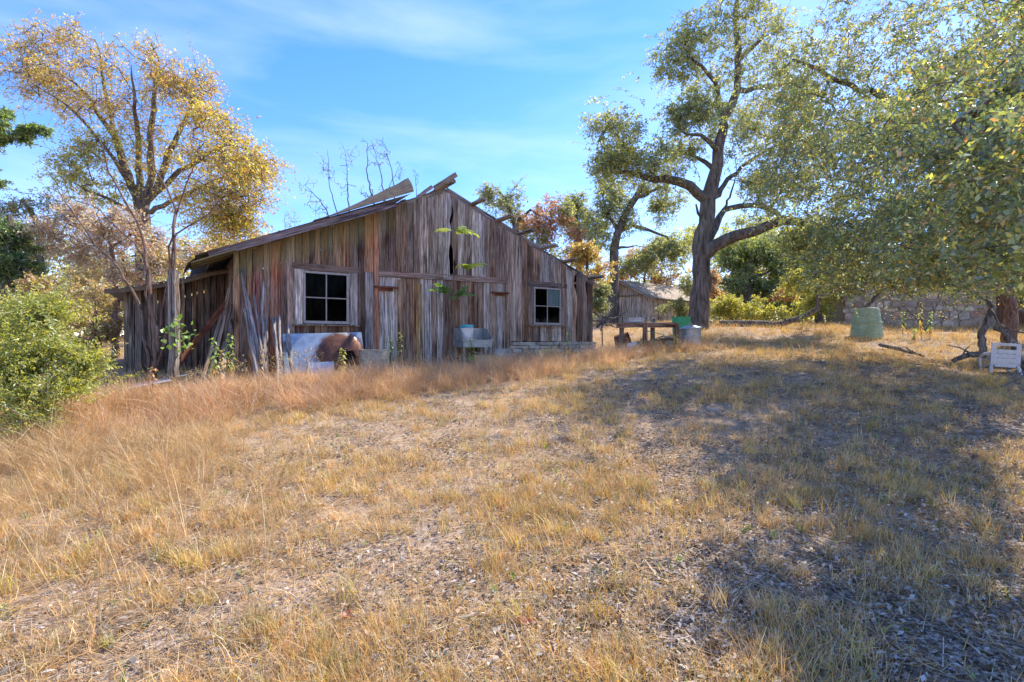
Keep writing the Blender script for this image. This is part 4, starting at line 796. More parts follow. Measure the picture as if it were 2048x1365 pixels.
# ---------------------------------------------------------------- small shed and stone house
def shed():
    Y = 27.0; c = at(1303, 645, Y); c.z = h1(c.x, c.y)+.0
    o = empty('shed', c, 'low board shed with a shallow gable roof behind the work table', 'shed')
    zt = at(1303, 592, Y).z; zr = at(1240, 561, Y).z
    a = Vector((-.93, .36, 0)).normalized(); b = Vector((.80, .60, 0)).normalized()      # gable wall to the left, side wall to the right
    GW = 3.0; SL = 5.2; z0 = c.z-.5
    def panel(name, p, d, L, top, nrm):
        mb = MB(); n = int(L/.13)
        for i in range(n):
            s0, s1 = L*i/n+.006, L*(i+1)/n-.006; q0, q1 = p+d*s0, p+d*s1; t0, t1 = top(s0), top(s1); off = nrm*random.uniform(0, .012)
            vs_ = [Vector((q0.x, q0.y, z0))+off, Vector((q1.x, q1.y, z0))+off, Vector((q1.x, q1.y, t1))+off, Vector((q0.x, q0.y, t0))+off]; vs_ += [v-nrm*.03 for v in vs_]
            mb.add(vs_, [(0, 1, 2, 3), (7, 6, 5, 4), (0, 4, 5, 1), (1, 5, 6, 2), (2, 6, 7, 3), (3, 7, 4, 0)])
        tag(mb.build(name, M['paleshed'], o, color=(.62, .52, .42)), kind='stuff')
    gt = lambda s: zt+(zr-zt)*(1-abs(s-GW/2)/(GW/2))
    p0 = Vector((c.x, c.y, 0)); na = Vector((a.y, -a.x, 0)); na = na if na.y < 0 else -na; nb = Vector((b.y, -b.x, 0)); nb = nb if nb.y < 0 else -nb
    panel('gable_boards', p0, a, GW, gt, na); panel('side_boards', p0, b, SL, lambda s: zt, nb)
    panel('gable_boards', p0+b*SL, a, GW, gt, -na); panel('side_boards', p0+a*GW, b, SL, lambda s: zt, -nb)
    beam(o, 'belt_board', Vector((p0.x, p0.y, zt+.03))+na*.03-a*.0, Vector((p0.x, p0.y, zt+.03))+a*GW+na*.03, .07, .03, (.2, .16, .11), M['plank2'], up=UP)
    ov = .35
    for sd in (0, 1):
        def fn(u, v, sd=sd):
            s = GW/2+(GW/2+ov)*v*(1 if sd else -1); q = p0+a*s-b*ov+b*(SL+2*ov)*u; zz = zr-(zr-zt)*((abs(s-GW/2))/(GW/2))+.05
            return Vector((q.x, q.y, zz+.015*((v*9) % 1)))
        mb = MB(); mb.grid(fn, 10, 27); mb.build('roof_slope', M['shingle'], o)
        e0, e1 = p0+a*(GW/2), p0+a*(GW/2+(GW/2+ov)*(1 if sd else -1)); f = (zr-zt)*(1+ov/(GW/2))
        beam(o, 'barge_board', Vector((e0.x, e0.y, zr-.02))-b*(ov+.02), Vector((e1.x, e1.y, zr-f-.02))-b*(ov+.02), .12, .03, (.36, .31, .25), M['plank2'], up=UP)
shed()
def stone_house():
    Y0 = 20.5; pL = at(1690, 655, Y0); pR = at(1992, 655, 18.6); d = Vector((pR.x-pL.x, pR.y-pL.y, 0)); L = d.length; d.normalize(); n = Vector((d.y, -d.x, 0))
    zb = h1(pL.x, pL.y)-.45; zl = at(1690, 560, Y0).z; rise = .55
    o = empty('stone_house', Vector((pL.x, pL.y, zb+.4)), 'rubble stone house with red-edged roof under the dense oak', 'house')
    zt = lambda s: zl+rise*(s if s < L/2 else L-s)
    P0 = Vector((pL.x, pL.y, 0)); back = MB(); bk = []
    def pt(s, z, w=0): q = P0+d*s+n*w; return Vector((q.x, q.y, z))
    back.add([pt(0, zb), pt(L, zb), pt(L, zt(L)), pt(L/2, zt(L/2)), pt(0, zt(0))]+[pt(s, z, -4.5) for s, z in ((0, zb), (L, zb), (L, zt(L)), (L/2, zt(L/2)), (0, zt(0)))],
             [(0, 1, 2, 3, 4), (9, 8, 7, 6, 5), (0, 5, 6, 1), (1, 6, 7, 2), (2, 7, 8, 3), (3, 8, 9, 4), (4, 9, 5, 0)])
    wall = back.build('wall', M['mortar'], o); rot = Matrix((d, -n, UP)).transposed(); z = zb+.35; k = 0
    pal = [(.46, .37, .28), (.52, .43, .33), (.40, .31, .24), (.44, .30, .22), (.54, .47, .38), (.37, .31, .26)]
    while z < zl+rise*L/2:
        hgt = random.uniform(.18, .34); s = -.02 if k % 2 else -.1
        while s < L:
            w = random.uniform(.22, .6); w = min(w, L+.02-s)
            if w > .12 and z+hgt*.9 < min(zt(max(s, 0.01)), zt(min(s+w, L)))+.05 and k < 400:
                mb = MB(); hx, hz_ = w/2-.009, hgt/2-.009; dep = random.uniform(.03, .07); ring = []
                for q in range(8):
                    an = 2*math.pi*(q+.5)/8; cx = max(-1, min(1, 1.75*math.cos(an))); cz = max(-1, min(1, 1.75*math.sin(an))); ring.append((cx*hx*random.uniform(.92, 1.03), cz*hz_*random.uniform(.9, 1.03)))
                sk = random.uniform(-.12, .12); ring = [(x, zz+sk*x) for x, zz in ring]; vs_ = [rot@Vector((x, .03, zz)) for x, zz in ring]+[rot@Vector((x*.94, -dep, zz*.92)) for x, zz in ring]
                mb.add(vs_, [tuple(range(8, 16))]+[(q, (q+1) % 8, 8+(q+1) % 8, 8+q) for q in range(8)])
                f = random.uniform(.75, 1.2); mb.build('stone', M['fieldstone'], wall, loc=pt(s+w/2, z+hgt/2+random.uniform(-.045, .045), random.uniform(-.015, .02)), color=tuple(f*x for x in random.choice(pal))); k += 1
            s += w
        z += hgt
    for sd in (0, 1):
        def fn(u, v, sd=sd): s = L/2+(L/2+.45)*v*(1 if sd else -1); zz = zl+rise*L/2-rise*abs(s-L/2)+.06; return pt(s, zz, .4-5.4*u)
        mb = MB(); mb.grid(fn, 6, 10); mb.build('roof_slope', M['shingle'], o)
        s1 = L/2+(L/2+.45)*(1 if sd else -1); beam(o, 'barge_board', pt(L/2, zl+rise*L/2-.01, .42), pt(s1, zl-rise*.45-.01, .42), .14, .03, (.30, .085, .04), M['plank2'], up=UP)
    # open porch at the right with posts and rail
    pr = group_part('porch', pt(L+1, zb+.4), o)
    for s, w in ((.15, .3), (1.5, .3), (3.2, .3)): beam(pr, 'porch_post', pt(L+s, zb, w), pt(L+s, zl-.25, w), .16, .14, (.22, .12, .08), M['plank2'], up=d)
    for zz in (.95, 1.5): beam(pr, 'porch_rail', pt(L+.1, zb+zz, .32), pt(L+3.3, zb+zz, .32), .09, .05, (.3, .27, .24), M['greywood'], up=UP)
    mb = MB(); mb.box(pt(L+1.8, zl-.1, -1.6), (4.2, 4.4, .08), rot); mb.build('porch_roof', M['shingle'], pr)
    mb = MB(); mb.box(pt(L+1.8, zb+1.2, -3.4), (4.2, .1, 2.8), rot); mb.build('porch_wall', M['plank2'], pr, color=(.16, .09, .06))
stone_house()

# ---------------------------------------------------------------- things around the barn
def pole(px0, py0, px1, py1, rpx, label, w0=.08, w1=.75, name='fence_post', mat='greywood', c=(.32, .30, .30), group='old posts leaning on the barn wall'):
    u0, z0 = uz(px0, py0, w0); u1, z1 = uz(px1, py1, w1); a = bw(u0, z0, w0); b = bw(u1, z1, w1); d = (b-a).normalized(); g = h1(b.x, b.y)
    if b.z > g-.05: b = b+d*((b.z-g+.05)/max(.2, -d.z))
    r = rpx/F*a.y; mb = MB(); k = 7; L = (a-b).length
    mb.tube([(random.gauss(0, .008), random.gauss(0, .008), L*i/k) for i in range(k+1)], [r*(1.15-.3*i/k)*random.uniform(.9, 1.1) for i in range(k+1)], 7, .12)
    o = mb.build(name, M[mat], None, matrix=Matrix.Translation(b)@frame3(a-b, BD).to_4x4(), color=c, smooth=False); tag(o, label, 'post', group); return o
for i, (a, b, c_, d_, r, lab) in enumerate([(482, 541, 514, 690, 3.6, 'longest crooked grey post leaning by the barn corner'), (487, 568, 509, 695, 3.4, 'grey post leaning just behind the longest crooked post'), (490, 619, 506, 700, 4.2, 'thick short grey post leaning under the longest crooked post'), (508, 592, 522, 690, 2.3, 'pointed thin grey stake between the leaning posts'), (526, 565, 528, 715, 2.8, 'straight upright grey post in the middle of the leaning posts'),
    (523, 600, 513, 690, 2.2, 'thin stake crossing behind the straight upright post'), (532, 636, 533, 705, 2.9, 'short grey post with a sawn top right of the straight upright post'), (544, 638, 553, 700, 3.2, 'bent short post leaning beside the metal sheet'), (549, 636, 552, 690, 2.2, 'thin short stake behind the bent short post'), (559, 632, 561, 715, 3.0, 'clean straight short post in front of the metal sheet edge'), (577, 652, 581, 705, 3.0, 'lone short grey stake standing against the blue metal sheet'), (566, 668, 577, 712, 2.2, 'thin slanting stake crossing the blue metal sheet')]):
    pole(a, b, c_, d_, r, lab, .10+.03*(i % 4), .62+.05*(i % 5))
for (a, b, c_, d_, r, cc, lab) in ((464, 556, 436, 684, 3.4, (.34, .24, .17), 'long tan pole propped against the barn corner'), (463, 610, 445, 700, 3, (.25, .18, .14), 'brown pole propped low at the barn corner'), (462, 640, 452, 700, 4, (.28, .22, .18), 'stubby board leaning at the foot of the barn corner'), (455, 596, 425, 690, 3, (.3, .22, .16), 'slanting brown batten leaning on the lean-to wall')):
    pole(a, b, c_, d_, r, lab, -.25, .5, 'timber_pole', 'plank2', cc, 'timbers propped at the barn corner')
mb = MB()
A, B = at(450, 600, 9.7), at(362, 712, 8.9); dd = (A-B); side = Vector((.35, -.5, .55)).normalized()*.2
mb.grid(lambda a, b: B-UP*.1+dd*a+side*(b-.5)*1.2+Vector((0, -.02, .02))*math.cos(b*18), 10, 24); tag(mb.build('corrugated_strip', M['rust'], smooth=True), 'rusty corrugated strip leaning against the lean-to', 'sheet metal')
for k, (p, L, wd, az, lab) in enumerate(((gnd(270, 8.1), 1.0, .36, 45, 'bluish metal sheet lying in the grass below the sapling'), (gnd(318, 8.7), .8, .34, 40, 'second bluish metal sheet lying closer to the lean-to'))):
    mb = MB(); R_ = Matrix.Rotation(R(az), 3, 'Z'); mb.grid(lambda a, b: Vector(p)+R_@Vector(((a-.5)*L, (b-.5)*wd, .10+.16*a+.012*math.cos(b*30))), 8, 26)
    tag(mb.build('metal_sheet', M['bluemetal'], smooth=True), lab, 'sheet metal')
def old_post():
    p = gnd(348, 8.8); mb = MB(); t = at(346, 541, 8.8); H_ = t.z-p.z+.2; k = 8
    mb.tube([(random.gauss(0, .008), random.gauss(0, .008), H_*i/k) for i in range(k+1)], [.085*random.uniform(.92, 1.08) for i in range(k+1)], 8, .1)
    o = mb.build('gate_post', M['greywood'], None, loc=p-UP*.2, color=(.25, .22, .19)); tag(o, 'tall weathered grey post standing upright before the lean-to', 'post')
    t_ = Tree(.003, .1); t_.limb([p, p+Vector((.1, -.12, .5)), p+Vector((.12, -.12, 1.0))], [.012, .008], True); A_ = ball(p+Vector((.15, -.15, .95)), (.3, .15, .25), 22); t_.grow(A_, .15)
    build_tree('vine', 'green-leaved vine climbing the tall grey post', 'vine', t_, [LS(A_, 3, .06, .08, [(.16, .3, .03, 2), (.25, .36, .05, 1)], aspect=.8)], M['twig'])
old_post()
def rusted_panel():
    w = .42; u0, z1 = uz(567, 668, w); u1, _ = uz(731, 662, w); W_ = u1-u0; h_ = z1-.95; base = bw(u0, .9, w+.12); lean = BN*-.24
    cx, cz, rr = 1.16, .42, .42
    def fn(a, b):
        x, z = a*W_, b*(h_+.05)+.0; dd_ = math.hypot((x-cx)/1.15, (z-cz)); bul = .13*max(0, 1-(dd_/rr)**2)**.5 if dd_ < rr else 0
        return (x-(.06*b*(1 if a > .9 else 0)), -bul+.24*b+.01*math.sin(x*7), z+.05*a*b)
    hole = [(1.04, .46), (1.14, .53), (1.2, .48), (1.38, .46), (1.44, .32), (1.32, .28), (1.2, .24), (1.13, .39)]
    def skip(a, b):
        x, z = a*W_, b*(h_+.05); ins = False; j = len(hole)-1
        for i in range(len(hole)):
            xi, zi = hole[i]; xj, zj = hole[j]
            if (zi > z) != (zj > z) and x < (xj-xi)*(z-zi)/(zj-zi)+xi: ins = not ins
            j = i
        return ins
    mb = MB(); mb.grid(fn, 90, 36, skip); Mx = Matrix.Translation(base)@frame3(UP, BD).to_4x4()
    o = empty('rusted_sheet', base, 'blue-grey metal panel with a rusted bulge and burnt hole under the left window', 'metal panel')
    mb.build('sheet', M['panel'], o, matrix=Mx, smooth=True)
    mb = MB(); mb.box((.79, -.012, h_*.5), (.012, .012, h_*.95), Matrix.Rotation(-.235, 3, 'X')); mb.build('seam', M['panel'], o, matrix=Mx@Matrix.Translation((0, .13, 0)))
    mb = MB(); mb.box((1.22, .30, .36), (.62, .02, .5)); mb.box((1.22, .2, .1), (.62, .2, .02)); mb.build('hole_shade_backing', M['black'], o, matrix=Mx)  # black boxes added behind the hole stand in for the shade inside
    u, z = uz(642, 748, .8); mb = MB(); mb.box((0, 0, 0), (.5, .06, .3), Matrix.Rotation(-.4, 3, 'X'), .01); tag(mb.build('metal_scrap', M['bluemetal'], matrix=Matrix.Translation(bw(u, 1.02, .8))@frame3(UP, BD).to_4x4()), 'small blue-grey metal scrap lying before the rusted panel', 'metal scrap')
rusted_panel()
def pail(name, label, cat, loc, r0, r1, h_, mat, ribs=3, lid=None, tilt=None, rim=.012, open_=True, inside=None, group=None, ver=0):
    """round vessel: wall with beads, rolled rim, floor inside"""
    o = empty(name, loc, label, cat, group); rot = tilt or Matrix.Identity(3); prof = [(r0, 0)]
    for i in range(1, 25):
        f = i/24; r = r0+(r1-r0)*f
        for q in range(ribs):
            c = (q+1)/(ribs+1)
            if abs(f-c) < .022: r += .008
        prof.append((r, h_*f))
    MB().lathe(prof, 32, loc, rot, rib=ver).build('body', M[mat], o, smooth=True)
    rm = MB(); n = 32; Rm = [(r1+rim*math.cos(a)*.6, h_+rim*math.sin(a)*.6) for a in np.linspace(-math.pi, math.pi, 7)]; rm.lathe(Rm, n, loc, rot, cap0=False); rm.build('rim', M[mat], o, smooth=True)
    if open_: MB().lathe([(r0*.96, .02), (r1*.975, h_-.003)], 32, loc, rot).build('inside', M[inside or mat], o, smooth=True)
    return o
def wpt(px, py, w): u, z = uz(px, py, w); p = bw(u, z, w); return p
p = wpt(748, 745, .95); p.z = h1(p.x, p.y)-.03; o = pail('galvanised_tub', 'stained galvanised tub standing beside the rusted metal panel', 'tub', p, .30, .31, .56, 'galvtan', 2, inside='galv', ver=.006)
p = wpt(1003, 725, .55); p.z = h1(p.x, p.y); pail('wash_can', 'dull galvanised wash can standing against the stone foundation', 'can', p, .25, .27, .44, 'galv', 2)
p = wpt(967, 736, 1.05); p.z = h1(p.x, p.y)-.05; pail('plastic_tub', 'faded yellow tub lying in the grass under the sink', 'tub', p, .22, .28, .33, 'yellowtub', 1, tilt=Matrix.Rotation(.1, 3, 'Y'))
p = wpt(997, 724, 1.0); p.z = h1(p.x, p.y)+.0; pail('dark_pot', 'small dark round pot beside the yellow tub', 'pot', p, .1, .13, .2, 'black', 1)
p = wpt(985, 712, 1.0); mb = MB(); mb.tube([p+Vector((-.45, .05, .08)), p, p+Vector((.4, -.02, -.06))], [.014, .014, .012], 6); tag(mb.build('stick', M['plank2'], color=(.36, .26, .18)), 'thin stick lying across the yellow tub', 'stick')
def sink():
    u0, z1 = uz(906, 656, .05); u1, _ = uz(964, 656, .05); W_ = u1-u0; base = bw(u0, 0, .06); g = h1(base.x, base.y)
    o = empty('wash_sink', Vector((base.x, base.y, g)), 'galvanised laundry sink on legs standing against the barn door', 'sink'); Mx = Matrix.Translation(Vector((base.x, base.y, 0)))@frame3(UP, BD).to_4x4()
    D = .52; zr = uz(935, 681, .5)[1]; zb = zr-.02; G = M['galv']; T = .012
    def part(name, boxes, mat=G):
        mb = MB()
        for c, s in boxes: mb.box(c, s)
        mb.build(name, mat, o, matrix=Mx)
    part('backsplash', [((W_/2, 0, (zr-.12+z1)/2), (W_, T, z1-zr+.12))])
    for x in (0, W_):
        mb = MB(); vs_ = [(x-T/2, -.004, zr), (x-T/2, -D, zr), (x-T/2, -D, zr+.05), (x-T/2, -D*.55, z1-.03), (x-T/2, -.004, z1)]; vs_ += [(a+T, b, c) for a, b, c in vs_]
        mb.add(vs_, [(0, 1, 2, 3, 4), (9, 8, 7, 6, 5)]+[(i, (i+1) % 5, 5+(i+1) % 5, 5+i) for i in range(5)]); mb.build('side_splash', G, o, matrix=Mx)
    part('basin', [((W_/2, -D/2, zr-.17), (W_-.03, D-.03, T)), ((W_/2, -D+.012, zr-.085), (W_-.03, T, .16)), ((.02, -D/2, zr-.085), (T, D-.04, .16)), ((W_-.02, -D/2, zr-.085), (T, D-.04, .16)), ((W_*.5, -D/2, zr-.085), (T, D-.04, .155))])
    part('rim', [((W_/2, -D, zr), (W_+.04, .035, .03))])
    for x in (.04, W_-.04):
        for y in (-.05, -D+.03): part('leg', [((x, y, (zr-.1+g-.2)/2), (.04, .04, zr-.1-g+.2))], M['galvtan'])
    b0 = base+BD*.24+BN*.27; pz_ = zr-.165; bk = pail('bucket', 'white plastic bucket with teal lid standing in the sink', 'bucket', Vector((b0.x, b0.y, pz_)), .15, .175, .5, 'white', 1, open_=False)
    MB().lathe([(.19, 0), (.19, .03), (.175, .045), (.0, .05)], 28, Vector((b0.x, b0.y, pz_+.5)), Matrix.Rotation(.14, 3, 'X')@Matrix.Rotation(-.06, 3, 'Y')).build('lid', M['teal'], bk, smooth=False)
    hd = [Vector((b0.x, b0.y, pz_+.42))+BD*(.178*math.cos(t))+BN*(.178*abs(math.sin(t))+.012)-UP*(.2*math.sin(t)) for t in np.linspace(0, math.pi, 12)]
    MB().tube(hd, .004, 5).build('handle', M['galv'], bk)
sink()
# work table and what lies round it
def work_table():
    N0 = gnd(1288, 12.6); a = Vector((.93, .36, 0)).normalized(); b = Vector((-.62, .78, 0)).normalized(); L, W_ = 1.06, .82; g = N0.z
    zt = at(1283, 645, 12.6).z; o = empty('work_table', N0, 'heavy weathered timber work table in the grass before the oak', 'table'); c = (.28, .17, .11)
    for i in range(4): 
        q = N0+b*(W_*(i+.5)/4); beam(o, 'tabletop_plank', Vector((q.x, q.y, zt+.0))-a*.05, Vector((q.x, q.y, zt+random.uniform(0, .01)))+a*(L+.05), W_/4-.012, .045, pick([(.34, .28, .23), (.28, .2, .15), (.3, .25, .22)]), M['plank2'], up=b)
    for (s, t) in ((.03, .03), (L-.05, .03), (.03, W_-.05), (L-.05, W_-.05)):
        q = N0+a*s+b*t; z0 = h1(q.x, q.y)-.1; beam(o, 'leg', Vector((q.x, q.y, z0)), Vector((q.x, q.y, zt-.01)), .09, .085, pick([(.3, .2, .13), (.25, .17, .12)]), M['plank2'], up=a)
    for (p0, p1, x) in ((N0-b*.02, N0+a*L-b*.02, 0), (N0-a*.03, N0+b*W_-a*.03, 1)): beam(o, 'apron', Vector((p0.x, p0.y, zt-.075)), Vector((p1.x, p1.y, zt-.075)), .11, .04, (.27, .13, .08), M['plank2'], up=UP)
    for t in (.1, .7): q0, q1 = N0+b*t-a*.1, N0+b*t+a*L; beam(o, 'stretcher', Vector((q0.x, q0.y, g+.2)), Vector((q1.x, q1.y, g+.22)), .08, .03, (.10, .2, .14) if t < .5 else (.25, .16, .1), M['plank2'], up=UP)
    def on(s, t, z=0): q = N0+a*s+b*t; return Vector((q.x, q.y, zt+.015+z))
    cr = empty('wire_crate', on(.22, .5), 'low pale wire crate lying on the work table', 'crate'); mb = MB(); wd, dp_, hh = .36, .3, .11
    for i in range(9): x = -wd/2+wd*i/8; mb.tube([(x, -dp_/2, 0), (x, -dp_/2, hh), (x, dp_/2, hh), (x, dp_/2, 0)], .005, 4)
    for z in (.004, hh/2, hh): mb.tube([(-wd/2, -dp_/2, z), (wd/2, -dp_/2, z), (wd/2, dp_/2, z), (-wd/2, dp_/2, z), (-wd/2, -dp_/2, z)], .006, 4)
    mb.build('wire_frame', M['white'], cr, local=True); mb = MB(); mb.box((0, 0, .006), (wd*.95, dp_*.95, .01)); mb.build('base_tray', M['galvtan'], cr, local=True)
    t_ = Matrix.Rotation(R(90), 3, 'X'); pail('tin_can', 'small tin can lying on its side on the work table', 'can', on(.55, .3, .05), .05, .05, .1, 'galvtan', 1, tilt=t_@Matrix.Rotation(.2, 3, 'Y'))
    q = N0+b*.45+a*.08; pail('bucket', 'white bucket lying on its side under the work table', 'bucket', Vector((q.x-.1, q.y, h1(q.x, q.y)+.15)), .12, .14, .26, 'white', 1, tilt=Matrix.Rotation(R(80), 3, 'Y')@Matrix.Rotation(.5, 3, 'X'))
    q = N0+b*.3+a*.45; hz_ = h1(q.x, q.y); mb = MB(); pts = []
    for i in range(150):
        t = i*.33; r = .2+.04*math.sin(i*.7)+random.uniform(-.015, .015); pts.append(Vector((q.x+r*math.cos(t)*1.15, q.y+r*math.sin(t)*.7, hz_+.16+.09*math.sin(t*.37+1)+.05*math.sin(t*1.7)+i*.0006)))
    mb.tube(pts, .011, 5); mb.tube([pts[-1], pts[-1]+Vector((.25, -.1, .12)), pts[-1]+Vector((-.2, -.2, .22)), Vector((q.x-.5, q.y-.3, hz_+.06))], .011, 5); tag(mb.build('garden_hose', M['hose'], smooth=True), 'tangled green garden hose heaped under the work table', 'hose')
    q = N0+b*.3+a*.92; hz_ = h1(q.x, q.y); en = empty('small_engine', Vector((q.x, q.y, hz_)), 'small orange and black engine under the right end of the work table', 'engine')
    mb = MB(); mb.box((.06, 0, .22), (.3, .24, .26), None, .01); mb.build('housing', M['black'], en, local=True); mb = MB(); mb.box((-.16, -.03, .2), (.13, .2, .18), None, .012); mb.build('cover', M['orange'], en, local=True)
    mb = MB(); mb.tube([(-.2, -.1, .36), (0, -.14, .4), (.2, -.12, .38), (.27, -.08, .25), (.25, -.06, .1)], .014, 6); mb.build('handle', M['galv'], en, local=True); mb = MB(); mb.lathe([(.09, 0), (.1, .03), (.09, .06)], 16, (.1, -.12, .2), Matrix.Rotation(R(90), 3, 'X'), cap1=True); mb.build('starter_cover', M['galvtan'], en, local=True)
    q = gnd(1277, 12.2); MBb = MB(); MBb.lathe([(.05, 0), (.055, .02), (.055, .17), (.02, .21), (.02, .24)], 16, q+Vector((-.1, 0, .06)), Matrix.Rotation(R(88), 3, 'Y'), cap1=True); tag(MBb.build('plastic_bottle', M['white'], smooth=True), 'white plastic bottle lying in the grass before the work table', 'bottle')
work_table()
q = gnd(1381, 14.0); tc = pail('trash_can', 'galvanised trash can with domed lid beside the work table', 'trash can', q-UP*.04, .25, .285, .62, 'galv', 2, ver=.012, open_=False)
MB().lathe([(.305, -.03), (.31, 0), (.27, .035), (.16, .07), (.15, .085), (.0, .09)], 30, q+UP*.6, Matrix.Rotation(-.06, 3, 'Y')).build('lid', M['galv'], tc, smooth=True)
mb = MB(); mb.tube([q+Vector((-.07, 0, .68)), q+Vector((-.06, 0, .73)), q+Vector((.06, 0, .73)), q+Vector((.07, 0, .68))], .01, 6); mb.build('lid_handle', M['galv'], tc)
q = gnd(1363, 16.4); pail('green_pail', 'open bright green barrel half standing behind the trash can', 'barrel', Vector((q.x, q.y, at(1363, 655, 16.4).z-.3)), .27, .3, .62, 'greenpail', 2, tilt=Matrix.Rotation(-.06, 3, 'X'))
q = gnd(1341, 15.2); pail('rusty_drum', 'short rusty drum seen under the work table top', 'drum', q-UP*.1, .19, .19, .42, 'rust', 1)
q = gnd(1240, 16.5); pail('rusty_drum', 'rusted drum lying tilted on the brush pile by the shed', 'drum', q+Vector((-.12, -.1, .18)), .3, .3, .42, 'rust', 1, tilt=Matrix.Rotation(R(74), 3, 'Y')@Matrix.Rotation(.4, 3, 'X'))
def brush():
    for i, (x0, y0, x1, y1, r, lab) in enumerate(((1190, 655, 1250, 622, .05, 'thick dead branch slanting up to the rusted drum'), (1188, 640, 1232, 655, .035, 'dead branch lying flat beside the barn corner'), (1200, 660, 1238, 600, .03, 'upright dead branch poking out of the brush pile'), (1185, 625, 1225, 640, .04, 'short dead branch at the back of the brush pile'))):
        mb = MB(); a, b = at(x0, y0, 16.2-.1*i), at(x1, y1, 16.6); pts = [a.lerp(b, f)+Vector((random.gauss(0, .03), random.gauss(0, .03), random.gauss(0, .03))) for f in np.linspace(0, 1, 8)]; mb.tube(pts, [r*(1-.5*f) for f in np.linspace(0, 1, 8)], 7, .1)
        for q in range(4): k = random.randint(2, 6); mb.tube([pts[k], pts[k]+Vector((random.uniform(-.3, .3), random.uniform(-.2, .2), random.uniform(.05, .35)))], [r*.4, r*.1], 4)
        tag(mb.build('dead_branch', M['greybranch']), lab, 'branch', 'dead wood by the barn corner')
brush()
# green barrel
q = gnd(1733, 15.0); bo = empty('plastic_barrel', q, 'pale green ribbed plastic barrel standing upside down before the stone house', 'barrel'); prof = [(.405, -.05)]
for i in range(30):
    f = i/29; r = .41-.10*f**1.6+(.012 if (i % 6 == 3) else 0); prof.append((r, .86*f))
prof += [(.30, .875), (.0, .88)]
MB().lathe(prof, 36, q, cap0=True).build('body', M['barrelgreen'], bo, smooth=True); MB().lathe([(.405, .42), (.412, .43), (.412, .45), (.40, .46)], 36, q+UP*0, cap0=False).build('hoop', M['barrelgreen'], bo, smooth=True)
# fallen wood at the right
def fallen(pts, r, lab, name='fallen_branch', twigs=6, mat='greybranch'):
    mb = MB(); P = []; k = len(pts)
    for i in range(k-1):
        for f in np.linspace(0, 1, 5)[:-1]: P.append(Vector(pts[i]).lerp(Vector(pts[i+1]), f)+Vector((random.gauss(0, .012), random.gauss(0, .012), random.gauss(0, .012))))
    P.append(Vector(pts[-1])); rr = np.interp(np.linspace(0, 1, len(P)), np.linspace(0, 1, len(r)), r); mb.tube(P, list(rr), 9, .1)
    for q in range(twigs):
        j = random.randint(2, len(P)-2); d = Vector((random.uniform(-.5, .5), random.uniform(-.4, .4), random.uniform(.02, .3))); mb.tube([P[j], P[j]+d*.5+UP*.05, P[j]+d], [rr[j]*.4, rr[j]*.25, rr[j]*.1], 5)
    tag(mb.build(name, M[mat], smooth=True), lab, 'branch'); return mb
fallen([gnd(1438, 18.5)+UP*.08, gnd(1500, 18)+UP*.1, gnd(1560, 17.6)+UP*.12, at(1600, 635, 17.4), at(1637, 618, 17.2), at(1634, 595, 17.2), at(1690, 575, 17), at(1720, 572, 17)], [.12, .13, .1, .08, .07, .05, .03], 'long fallen limb lying between the leaning oak and the barrel')
fallen([at(1720, 625, 15.8), at(1760, 585, 15.8), at(1780, 560, 15.8)], [.07, .06, .03], 'dead branch slanting up behind the green barrel', twigs=5)
fallen([gnd(1760, 13.2)+UP*.12, gnd(1800, 12.6)+UP*.1, gnd(1848, 12)+UP*.04], [.05, .045, .03], 'pale dead branch lying in the grass before the green barrel', twigs=3)
fallen([at(1905, 722, 11.2), at(1940, 708, 11.1), at(1968, 712, 11), at(1964, 690, 11), at(1962, 668, 11), at(1975, 640, 11), at(1984, 615, 11.1), at(1975, 598, 11.2), at(1960, 590, 11.3), at(1925, 584, 11.5)], [.045, .06, .07, .07, .062, .058, .042, .028, .018], 'gnarled grey fallen limb curving up beside the white chair', twigs=4)
fallen([at(1988, 655, 10.9), at(2010, 665, 10.8), at(2028, 690, 10.7), at(2035, 715, 10.6), at(2060, 740, 10.4), at(2100, 770, 10)], [.05, .06, .065, .07, .08, .09], 'thick dark limb curving down behind the white chair', twigs=2)
fallen([at(1984, 620, 11), at(2000, 650, 10.8), at(2030, 662, 10.6), at(2080, 675, 10.2)], [.02, .018, .015, .01], 'thin bare switch hanging over the white chair', twigs=2)
fallen([at(1990, 780, 8.2), at(2030, 760, 8.4), at(2075, 725, 8.8)], [.012, .014, .01], 'thin pale stick lying in the grass by the white chair', twigs=1)
